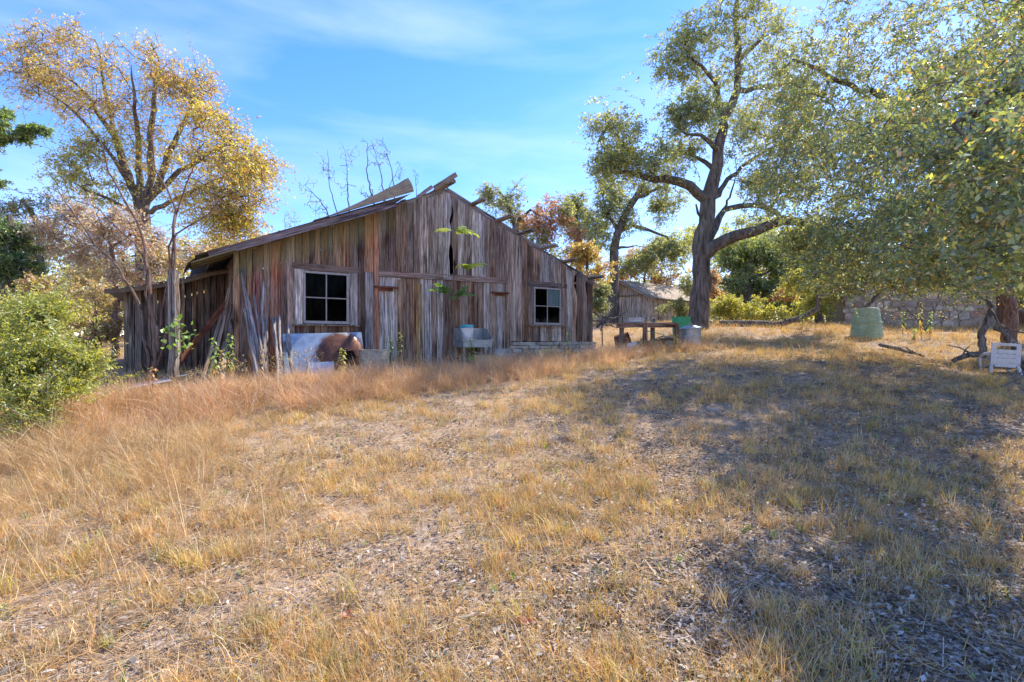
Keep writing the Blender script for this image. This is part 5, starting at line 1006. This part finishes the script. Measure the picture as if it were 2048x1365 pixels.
def chair():
    q = gnd(2000, 10.3); o = empty('plastic_chair', q+UP*.0, 'white plastic garden chair tipped against the fallen limb', 'chair', rz=R(-24)); C_ = M['chairwhite']
    tilt = Matrix.Rotation(R(-12), 4, 'X')@Matrix.Rotation(R(4), 4, 'Y'); tilt = Matrix.Translation((0, 0, -.24))@tilt
    def put(mb, name, smooth=False): mb.build(name, C_, o, matrix=tilt, local=True, smooth=smooth)
    W_ = .46
    mb = MB(); th = .02                        # back faces -y (towards the lawn)
    def bx(x, z, sx, sz, name=None): m_ = MB(); m_.box((x, -.23-.18*(z-.42), z), (sx, th, sz), Matrix.Rotation(R(10), 3, 'X')); return m_
    for sx in (-1, 1): put(bx(sx*(W_/2-.035), .60, .07, .44), 'back_upright')
    put(bx(0, .80, W_-.13, .06), 'back_rail')
    for z in (.655, .565, .475, .385): put(bx(0, z, W_-.135, .084), 'back_slat')
    mb = MB(); mb.box((0, .0, .39), (W_, .46, .022)); put(mb, 'seat')
    for sx in (-1, 1):
        for sy in (-1, 1):
            mb = MB(); mb.tube([(sx*.2, sy*.2, .4), (sx*.235, sy*.245, .2)], [.032, .026], 6); put(mb, 'leg')
        mb = MB(); mb.tube([(sx*.25, -.26, .62), (sx*.27, 0, .63), (sx*.26, .2, .60), (sx*.24, .22, .4)], [.026, .03, .028, .024], 6); put(mb, 'armrest', True)
chair()

# ---------------------------------------------------------------- scattered ground cover (geometry nodes on loose points)
def scatter(name, label, cat, variants, pts, rotz, tilt, scl, mat):
    V, Fq, C, vid = [], [], [], []; off = 0
    for k, (v, f, c) in enumerate(variants):
        V.append(v); Fq.append(f+off); C.append(c); vid += [k]*len(v); off += len(v)
    n = len(pts); V.append(pts); vid = np.r_[np.array(vid), np.full(n, -1)].astype('i'); V = np.concatenate(V)
    o = npmesh(name, V, [np.concatenate(Fq)], mat, None, np.concatenate(C)); me = o.data; nv = len(V)
    a = me.attributes.new('vid', 'INT', 'POINT'); a.data.foreach_set('value', vid)
    z = np.zeros((nv, 3), 'f'); z[-n:, 2] = rotz; z[-n:, 0] = tilt[0]; z[-n:, 1] = tilt[1]
    a = me.attributes.new('irot', 'FLOAT_VECTOR', 'POINT'); a.data.foreach_set('vector', z.ravel())
    z = np.ones(nv, 'f'); z[-n:] = scl; a = me.attributes.new('iscl', 'FLOAT', 'POINT'); a.data.foreach_set('value', z)
    z = np.zeros(nv, 'i'); z[-n:] = rng.integers(0, len(variants), n); a = me.attributes.new('ipick', 'INT', 'POINT'); a.data.foreach_set('value', z)
    g = bpy.data.node_groups.new(name, 'GeometryNodeTree'); g.interface.new_socket('Geometry', in_out='INPUT', socket_type='NodeSocketGeometry'); g.interface.new_socket('Geometry', in_out='OUTPUT', socket_type='NodeSocketGeometry')
    N = g.nodes.new; L = g.links.new; gi = N('NodeGroupInput'); go = N('NodeGroupOutput')
    def attr(nm, ty): q = N('GeometryNodeInputNamedAttribute'); q.data_type = ty; q.inputs['Name'].default_value = nm; return q.outputs['Attribute']
    def sel(k):
        c = N('FunctionNodeCompare'); c.data_type = 'INT'; c.operation = 'EQUAL'; L(attr('vid', 'INT'), c.inputs[2]); c.inputs[3].default_value = k
        s_ = N('GeometryNodeSeparateGeometry'); s_.domain = 'POINT'; L(gi.outputs[0], s_.inputs[0]); L(c.outputs[0], s_.inputs[1]); return s_.outputs[0]
    j = N('GeometryNodeJoinGeometry')
    for k in range(len(variants)):
        ti = N('GeometryNodeGeometryToInstance'); L(sel(k), ti.inputs[0]); L(ti.outputs[0], j.inputs[0])
    ip = N('GeometryNodeInstanceOnPoints'); L(sel(-1), ip.inputs['Points']); L(j.outputs[0], ip.inputs['Instance']); ip.inputs['Pick Instance'].default_value = True
    L(attr('ipick', 'INT'), ip.inputs['Instance Index']); L(attr('irot', 'FLOAT_VECTOR'), ip.inputs['Rotation']); L(attr('iscl', 'FLOAT'), ip.inputs['Scale']); L(ip.outputs[0], go.inputs[0])
    md = o.modifiers.new('scatter', 'NODES'); md.node_group = g; return tag(o, label, cat, kind='stuff')
def blades(n, rad, hmin, hmax, wd, bend, pal, seg=2, lean=.25, dirn=None):
    """tuft of tapered bent blades; quads only"""
    V, Fq, C = [], [], []
    for i in range(n):
        a = random.uniform(0, 2*math.pi); rr = rad*random.random()**.6; b = np.array([rr*math.cos(a), rr*math.sin(a), 0]); ha = random.uniform(0, 2*math.pi) if dirn is None else random.gauss(dirn, .7)
        d = np.array([math.cos(ha), math.sin(ha), 0]); h_ = random.uniform(hmin, hmax); ln = random.uniform(0, lean); bd = random.uniform(.2, 1)*bend; s_ = np.array([-d[1], d[0], 0])*wd/2*random.uniform(.6, 1.3)
        tw = random.uniform(-.8, .8); s_ = s_*math.cos(tw)+np.array([0, 0, 1])*np.linalg.norm(s_)*math.sin(tw); o = sum(len(v) for v in V); c = random.choice(pal); f = random.uniform(.7, 1.3); c = [min(.7, f*x) for x in c]
        for k in range(seg+1):
            t = k/seg; p = b+d*h_*(ln*t+bd*t*t)+np.array([0, 0, h_*(t-.45*bd*t*t)]); w_ = s_*(1-.85*t); V.append(np.array([p-w_, p+w_]))
        for k in range(seg): Fq.append((o+2*k, o+2*k+1, o+2*k+3, o+2*k+2)); C.append(c)
    return np.concatenate(V), np.array(Fq), np.array(C)
DRY = [(.66, .39, .13), (.68, .46, .21), (.62, .33, .11), (.70, .53, .31), (.60, .37, .11)]; DRYG = DRY+[(.64, .40, .13), (.50, .42, .09), (.44, .41, .08)]
TALL = [(.62, .43, .2), (.54, .34, .15), (.66, .50, .28), (.46, .27, .12), (.60, .42, .17), (.58, .36, .16)]; LIT = [(.46, .38, .30), (.52, .45, .39), (.42, .31, .22), (.32, .21, .14), (.50, .39, .28), (.48, .45, .42), (.24, .17, .12)]
def litter_patch(n, rad, size):
    P = np.c_[rng.uniform(-rad, rad, n), rng.uniform(-rad, rad, n), rng.uniform(.002, .02, n)]; L = size*rng.uniform(.35, 1.6, n); a = rng.uniform(0, 6.28, n); d = np.c_[np.cos(a), np.sin(a), rng.normal(0, .3, n)]; s_ = np.c_[-np.sin(a), np.cos(a), rng.normal(0, .35, n)]
    L = L[:, None]; A = P-d*L*.5; B = P+s_*L*.22+np.array([0, 0, .006]); Cc = P+d*L*.5; D = P-s_*L*.22+np.array([0, 0, .004]); V = np.stack([A, B, Cc, D], 1).reshape(-1, 3); V[:, 2] = np.maximum(V[:, 2], .001)
    pal = np.array(LIT); return V, np.arange(4*n).reshape(-1, 4), pal[rng.integers(0, len(pal), n)]*rng.uniform(.5, 1.1, n)[:, None]
def smooth_noise(x, y, sc, seed):
    r_ = np.random.default_rng(seed); ph = r_.uniform(0, 6.28, (8, 2)); an = r_.uniform(0, 6.28, 8); fr = sc*r_.uniform(.6, 1.8, 8); return sum(np.sin(fr[i]*(x*np.cos(an[i])+y*np.sin(an[i]))+ph[i, 0]) for i in range(8))/4
def area(n, ymin, ymax, near_bias=1.0, xm=1.15):
    y = ymin+(ymax-ymin)*rng.random(n)**near_bias; x = rng.uniform(-1, 1, n)*y*xm; return x, y
def inbarn(x, y):
    u = (x-BO.x)*BD.x+(y-BO.y)*BD.y; w = (x-BO.x)*BN.x+(y-BO.y)*BN.y
    return ((u > -.05) & (u < RU) & (w < .05) & (w > -DEPTH)) | ((u < 0) & (u > -4.5) & (w < LW+.1) & (w > -DEPTH))
def wallw(x, y): return (x-BO.x)*BN.x+(y-BO.y)*BN.y, (x-BO.x)*BD.x+(y-BO.y)*BD.y
def tallmask(x, y):
    """0..1 where the long reddish grass stands: strip along the barn and the left side of the lawn"""
    w, u = wallw(x, y); a = np.clip((1-np.abs(w-2.0)/1.9)*1.8, 0, 1)*(u > -2.5)*(u < 12.0); px = 1024+F*x/y
    b = np.clip((560-px+120*smooth_noise(x, y, 1.1, 3))/240, 0, 1)*(y < 9.5)
    b = b*np.where(y < 4.2, np.clip((y-2.2)/2, .25, 1), 1); return np.clip(a*1.4+b, 0, 1)
def put_pts(x, y, dz=0): return np.c_[x, y, H(x, y)+dz]
def ground_cover():
    # short lawn grass
    x, y = area(52000, 1.6, 20, 1.25); d = smooth_noise(x, y, 2.2, 1)*.5+smooth_noise(x, y, 7, 2)*.45; keep = (~inbarn(x, y)) & (rng.random(len(x)) < np.clip(.28+.62*d, .03, 1)) & (rng.random(len(x)) > tallmask(x, y)*.5)
    px = 1024+F*x/y; keep &= rng.random(len(x)) < np.where((px > 1350) & (y < 9), .85, 1)
    x, y = x[keep], y[keep]; n = len(x); va = [blades(18, .07, .05, .13, .0042, .5, DRYG if i % 2 else DRY, 2, .5) for i in range(8)]
    print('lawn tufts', n)
    scatter('lawn_grass', 'short golden dry grass of the clearing', 'grass', va, put_pts(x, y), rng.uniform(0, 6.28, n), (rng.normal(0, .12, n), rng.normal(0, .12, n)), rng.uniform(.55, 1.25, n)*(1+.03*y), M['grass'])
    # bunch grass
    x, y = area(2600, 1.7, 13, 1.15); d = smooth_noise(x, y, 2.2, 1); keep = (~inbarn(x, y)) & (rng.random(len(x)) < np.clip(.4+.5*d, .1, 1)); x, y = x[keep], y[keep]; n = len(x)
    va = [blades(70, .085, .06, .19, .0042, .55, DRYG+[(.5, .44, .1)] if i % 2 else DRY+[(.66, .36, .12)], 3, .6) for i in range(8)]
    scatter('bunch_grass', 'golden bunch grass tufts dotted over the lawn', 'grass', va, put_pts(x, y), rng.uniform(0, 6.28, n), (rng.normal(0, .1, n), rng.normal(0, .1, n)), rng.uniform(.45, 1.15, n), M['grass'])
    # green sprigs
    x, y = area(420, 1.8, 9, 1.2); n = len(x); va = [blades(7, .02, .04, .1, .011, .4, [(.20, .34, .05), (.28, .36, .06)], 2, .7) for i in range(4)]
    scatter('green_sprigs', 'small green sprigs dotted through the dry lawn', 'weeds', va, put_pts(x, y), rng.uniform(0, 6.28, n), (np.zeros(n), np.zeros(n)), rng.uniform(.5, 1.0, n), M['grass'])
    # leaf litter
    x, y = area(9500, 1.5, 15, 1.2); px = 1024+F*x/y; keep = ~inbarn(x, y) & (rng.random(len(x)) < np.clip(.35+(px-700)/1500+.35*smooth_noise(x, y, 1.5, 9), .12, 1)); x, y = x[keep], y[keep]; n = len(x)
    scatter('leaf_litter', 'grey-brown fallen leaves littering the ground', 'fallen leaves', [litter_patch(40, .22, .032) for i in range(6)], put_pts(x, y, .004), rng.uniform(0, 6.28, n), (rng.normal(0, .03, n), rng.normal(0, .03, n)), rng.uniform(.7, 1.2, n), M['litter'])
    # straw lying flat
    x, y = area(6000, 1.6, 12, 1.2); keep = ~inbarn(x, y); x, y = x[keep], y[keep]; n = len(x)
    va = [blades(12, .16, .10, .2, .004, .1, LIT+DRY, 1, .2) for i in range(5)]
    for v, f, c in va: v[:, 2] = v[:, 2]*.06+.008; 
    for v, f, c in va:
        q = v.copy(); a = rng.uniform(0, 6.28, len(f))
        for i in range(len(f)):
            ctr = q[4*i, :2]; ang = a[i]; L = random.uniform(.08, .2); dx = np.array([math.cos(ang), math.sin(ang)]); nx = np.array([-dx[1], dx[0]])*.002; v[4*i, :2] = ctr-nx; v[4*i+1, :2] = ctr+nx; v[4*i+2, :2] = ctr+dx*L-nx*.4; v[4*i+3, :2] = ctr+dx*L+nx*.4
    scatter('straw', 'loose pale straw lying over the soil', 'straw', va, put_pts(x, y, .004), rng.uniform(0, 6.28, n), (rng.normal(0, .05, n), rng.normal(0, .05, n)), rng.uniform(.7, 1.3, n), M['grass'])
    # tall reddish grass
    x, y = area(75000, 2.0, 17, .8); m = tallmask(x, y); dn = np.clip(.55+.5*smooth_noise(x, y, 3, 5), .1, 1); keep = ~inbarn(x, y) & (rng.random(len(x)) < m*dn*np.where(y < 5, .55, .9)); x, y = x[keep], y[keep]; n = len(x); print('tall tufts', n)
    w, u = wallw(x, y); barnside = (w < 3.6) & (w > 0) & (u > -2.6)
    sc = np.where(barnside, np.interp(w, [.2, 1.2, 2.3, 3.6], [.3, .45, 1.0, .7]), np.interp(y, [2, 4.2, 6], [.42, .6, .85])*np.clip(.75+.45*smooth_noise(x, y, 2.5, 21), .4, 1.3))*rng.uniform(.5, 1.2, n); sc = np.where((u > 6.5) & barnside, sc*.85, sc)
    RED = [(.68, .43, .25), (.60, .34, .19), (.70, .50, .31), (.52, .28, .15), (.66, .44, .22)]
    for nm, lab, mk, pal_ in (('tall_grass', 'long reddish dry grass standing along the barn front', barnside, RED), ('lodged_grass', 'long straw-coloured grass lying bent over at the left of the lawn', ~barnside, TALL)):
        i = np.where(mk)[0]; k = len(i); va = [blades(30, .10, .22, .6, .0055, .9, pal_, 4, .5) for q in range(8)]; ld = nm == 'lodged_grass'
        scatter(nm, lab, 'grass', va, put_pts(x[i], y[i]), rng.normal(-.5, 1.1, k) if ld else rng.uniform(0, 6.28, k), (rng.normal(0, .22, k), rng.normal(.55 if ld else 0, .32 if ld else .25, k)), sc[i], M['grass'])
    x, y = area(900, 2.4, 12, .9); m = tallmask(x, y); keep = ~inbarn(x, y) & (rng.random(len(x)) < m); x, y = x[keep], y[keep]; n = len(x)
    va = [blades(5, .05, .5, .85, .006, .35, TALL+[(.6, .36, .2)], 4, .35) for i in range(6)]
    scatter('seed_stalks', 'thin tall seed stalks rising out of the long grass', 'grass', va, put_pts(x, y), rng.uniform(0, 6.28, n), (rng.normal(0, .15, n), rng.normal(0, .15, n)), rng.uniform(.5, 1.1, n), M['grass'])
    near_table = lambda x, y: (np.hypot(x-3.75, y-13.0) < 1.15)
    # rough grass further back
    x, y = area(16000, 11, 34, .9); keep = ~inbarn(x, y) & (rng.random(len(x)) < np.clip(.5+.5*smooth_noise(x, y, 1.2, 8), .1, 1)); w, u = wallw(x, y); keep &= (x > 3.0) | (w < -9) | (u < -3); keep &= ~(near_table(x, y) & (rng.random(len(x)) < .75)); x, y = x[keep], y[keep]; n = len(x)
    va = [blades(16, .16, .1, .3, .012, .7, DRY+TALL+[(.3, .3, .08)], 3, .5) for i in range(6)]
    scatter('rough_grass', 'rough dry grass under the trees beyond the work table', 'grass', va, put_pts(x, y), rng.uniform(0, 6.28, n), (rng.normal(0, .12, n), rng.normal(0, .12, n)), rng.uniform(.5, 1.15, n), M['grass'])
ground_cover()

# ---------------------------------------------------------------- weeds by the barn
def weed(p, h_, label, leafc, dryc, lean=0, nleaf=44, lsize=.15, name='weed_stalk', group='leafy weed stalks'):
    o = empty(name, p, label, 'weed', group); mb = MB(); pts = [p+Vector((lean*t*t*.3+random.gauss(0, .006), random.gauss(0, .006), h_*t)) for t in np.linspace(0, 1, 7)]
    mb.tube(pts, [.009*(1-.6*t) for t in np.linspace(0, 1, 7)], 5); mb.build('stem', M['twig'], o)
    lf = MB()
    for i in range(nleaf):
        t = .25+.75*(i/nleaf); q = Vector(p)+Vector((lean*t*t*.3, 0, h_*t)); a = i*2.4+random.uniform(-.3, .3); d = Vector((math.cos(a), math.sin(a), random.uniform(-.2, .5) if t > .5 else random.uniform(-1.2, -.3))).normalized(); s_ = Vector((-math.sin(a), math.cos(a), 0)); L = lsize*random.uniform(.6, 1.2)*(1.15-.5*t); c = leafc if t > random.uniform(.3, .6) else dryc; f = random.uniform(.75, 1.3)
        m = q+d*L*.5+UP*.01; e = q+d*L+Vector((0, 0, -L*.35)); lf.add([q, m+s_*L*.2, e, m-s_*L*.2], [(0, 1, 2, 3)], tuple(f*x for x in c))
    lf.build('leaves', M['leaf'], o, usecol=True); return o
GRN, YG, TAN, OCH = (.30, .46, .06), (.48, .50, .08), (.50, .34, .18), (.52, .36, .08)
def wp(px, w): u = pu(px) if w < .3 else uz(px, 700, w)[0]; q = bw(u, 0, w); return Vector((q.x, q.y, h1(q.x, q.y)))
for (px, w, py, c, d, lean, lab) in ((685, 1.1, 698, YG, YG, 0, 'yellow-green weed spike standing in front of the burnt hole'), (782, .9, 676, GRN, OCH, -.1, 'green-topped weed just right of the stained tub'), (799, .9, 665, YG, TAN, .1, 'tallest green-topped weed right of the stained tub'), (942, .9, 676, GRN, GRN, 0, 'dark green weed spike in front of the sink'), (1136, .9, 663, YG, OCH, 0, 'bright yellow-green weed spike by the stone foundation'), (428, 1.2, 676, GRN, OCH, 0, 'green weed beside the propped timbers'), (458, 1.0, 666, GRN, TAN, .1, 'green weed close to the barn corner')):
    p = wp(px, w); weed(p, max(.3, at(px, py, p.y).z-p.z), lab, c, d, lean)
for (px, w, py, lab) in ((520, 1.3, 690, 'ochre seed-headed weed in front of the leaning posts'), (438, 1.5, 700, 'branching yellow weed before the propped timbers')):
    p = wp(px, w); weed(p, max(.35, at(px, py, p.y).z-p.z), lab, OCH, TAN, .2, 46, .10)
for (px, Y, py, c, lab) in ((305, 7.6, 735, (.55, .34, .16), 'drooping dried weed stalk before the tall grey post'), (222, 9.5, 690, OCH, 'drooping yellow weed beside the lean-to wall'), (190, 8.8, 700, TAN, 'withered weed between the juniper and the lean-to'), (1604, 15.8, 618, GRN, 'green leafy weed by the long fallen limb'), (1806, 15.2, 622, GRN, 'first dark green weed right of the plastic barrel'), (1842, 14.8, 600, YG, 'tall yellow-tipped weed before the stone house'), (1860, 15.0, 622, GRN, 'green weed beside the tall yellow-tipped weed'), (1828, 14.2, 656, GRN, 'low green weed before the tall yellow-tipped weed'), (1352, 12.5, 668, (.5, .42, .06), 'yellow-leaved weed between the work table and trash can')):
    p = gnd(px, Y); weed(p, max(.3, at(px, py, Y).z-p.z), lab, c, OCH if c != GRN else TAN, random.uniform(-.1, .1), 36, .13)
def dried_bush(px, w, py, spread, lab, n=60):
    p = wp(px, w); h_ = max(.3, at(px, py, p.y).z-p.z); t = Tree(.002, .08, 1); t.limb([p-UP*.03, p+UP*.12], [.01, .008], True); A = ball(p+UP*h_*.7, (spread, spread*.7, h_*.34), n); t.grow(A, .1)
    build_tree('dried_weed', lab, 'weed', t, [LS(A, 5, .025, .022, [(.52, .38, .22, 3), (.45, .30, .18, 2), (.6, .48, .3, 1)])], M['pinktwig'], 'dried branching weeds')
for q_, (a_, w_, y_, l_) in enumerate(((395, 2.0, 735, 'dried weed tuft in the long grass beyond the propped timbers'), (655, 1.9, 735, 'dried weed tuft in the long grass before the metal scrap'), (735, 2.0, 728, 'dried weed tuft in the long grass before the stained tub'), (850, 1.7, 712, 'dried weed tuft in the long grass before the yellow batten'), (915, 1.7, 705, 'dried weed tuft in the long grass before the sink'), (1050, 1.6, 700, 'dried weed tuft in the long grass before the stone foundation'))): dried_bush(a_, w_, y_, .28, l_, 50)
dried_bush(612, 1.0, 690, .32, 'bushy dried weed in front of the blue metal sheet', 90); dried_bush(560, 1.3, 705, .26, 'dried branching weed below the straight short post', 50); dried_bush(1112, .8, 655, .26, 'dried branching weed below the small window', 44); dried_bush(470, 1.6, 715, .3, 'dried branching weed by the barn corner', 46)
p = wp(1098, .85); A_ = ball(p+UP*.22, (.38, .2, .2), 60); t_ = Tree(.003, .1, 1); t_.limb([p, p+UP*.1], [.01, .01], True); t_.grow(A_, .1); build_tree('low_bush', 'low yellow-green bush growing against the stone foundation', 'bush', t_, [LS(A_, 7, .04, .045, [(.36, .38, .08, 2), (.45, .40, .14, 2)])], M['twig'])
def ailanthus():
    p = wp(908, .45); o = empty('sapling', p, 'slender sapling with feathery bright green leaves against the barn door', 'sapling'); mb = MB(); lf = MB()
    def A(px, py, w): u, z = uz(px, py, w); return bw(u, z, w)
    st = [p, A(906, 640, .45), A(908, 560, .5), A(906, 470, .5), A(905, 455, .5)]; mb.tube(st, [.02, .017, .014, .010, .005], 6)
    def frond(base, tip, c, n=8, droop=.1):
        base, tip = Vector(base), Vector(tip); d = tip-base; L = d.length; side = d.cross(UP).normalized()
        pts = [base+d*t+UP*(droop*L*math.sin(math.pi*t)) for t in np.linspace(0, 1, 7)]; mb.tube(pts, [.004]*6+[.002], 4)
        for i in range(n):
            t = .2+.8*i/n; q = base+d*t+UP*(droop*L*math.sin(math.pi*t))
            for sd in (-1, 1):
                dv = (side*sd*.8+d.normalized()*.45-UP*random.uniform(.25, .6)).normalized(); ll = .23*random.uniform(.75, 1.1)*(1-.3*t); wv = d.normalized()*ll*.17; f = random.uniform(.8, 1.2)
                lf.add([q, q+dv*ll*.5+wv, q+dv*ll, q+dv*ll*.5-wv], [(0, 1, 2, 3)], tuple(f*x for x in c))
    LIT_GREEN, SHADE_GREEN = (.40, .52, .06), (.16, .32, .06)  # one leaf in two greens: sunlight painted on upper fronds, shade on lower
    for (b, tps_, c) in (((906, 462, .5), ((876, 458, .62), (934, 458, .7), (958, 470, .85), (925, 452, .35), (945, 462, .5)), LIT_GREEN), ((922, 536, .5), ((966, 530, .8), (972, 528, .5), (938, 530, .75), (925, 528, .8)), LIT_GREEN), ((907, 590, .48), ((875, 565, .6), (862, 578, .55), (935, 572, .55), (952, 590, .7), (912, 598, .8), (928, 580, .7), (885, 572, .7)), SHADE_GREEN)):
        for (x, y, w) in tps_: frond(A(*b), A(x, y, w), c)
    mb.tube([A(908, 575, .5), A(922, 536, .5)], .005, 5); mb.build('stem', M['pinktwig'], o); lf.build('leaves', M['leaf'], o, usecol=True)
ailanthus()
# single bits on the lawn
for i, (px, Y, c, lab) in enumerate(((1050, 2.72, (.50, .16, .03), 'bright orange fallen leaf on the bare soil'), (690, 2.75, (.48, .17, .08), 'rust-red fallen leaf among the dry tufts'), (1750, 2.82, (.36, .17, .06), 'brown fallen leaf in the shaded litter'), (1256, 8.2, (.55, .17, .04), 'orange fallen leaf in the shadow edge before the barn'), (1945, 5.4, (.22, .08, .05), 'dark brown curled leaf in the oak shade'), (1790, 3.6, (.42, .33, .16), 'large tan fallen leaf in the oak shade'))):
    x = (px-1024)/F*Y; p = Vector((x, Y, h1(x, Y)+.03)); mb = MB(); L = .06+.012*Y
    mb.grid(lambda a, b: ((a-.5)*L, (b-.5)*L*.55*math.sin(math.pi*min(.97, max(.06, a))), .012*math.cos(a*5)+.02*abs(b-.5)), 8, 4); o = mb.build('fallen_leaf', M['leaf'], matrix=Matrix.Translation(p)@Matrix.Rotation(i*1.3, 4, 'Z')@Matrix.Rotation(.3, 4, 'X'), usecol=True); mb.c = [c]*len(mb.f)
    o.data.attributes['col'].data.foreach_set('color', np.tile(np.array([*c, 1], 'f'), len(mb.f))); tag(o, lab, 'leaf', 'single fallen leaves')
p = gnd(615, 2.33); mb = MB(); mb.lathe([(.001, -.01), (.04, 0), (.045, .015), (.03, .03), (.001, .036)], 9, p); tag(mb.build('rock', M['stone'], smooth=True), 'pale rounded rock lying in the dry grass', 'rock')
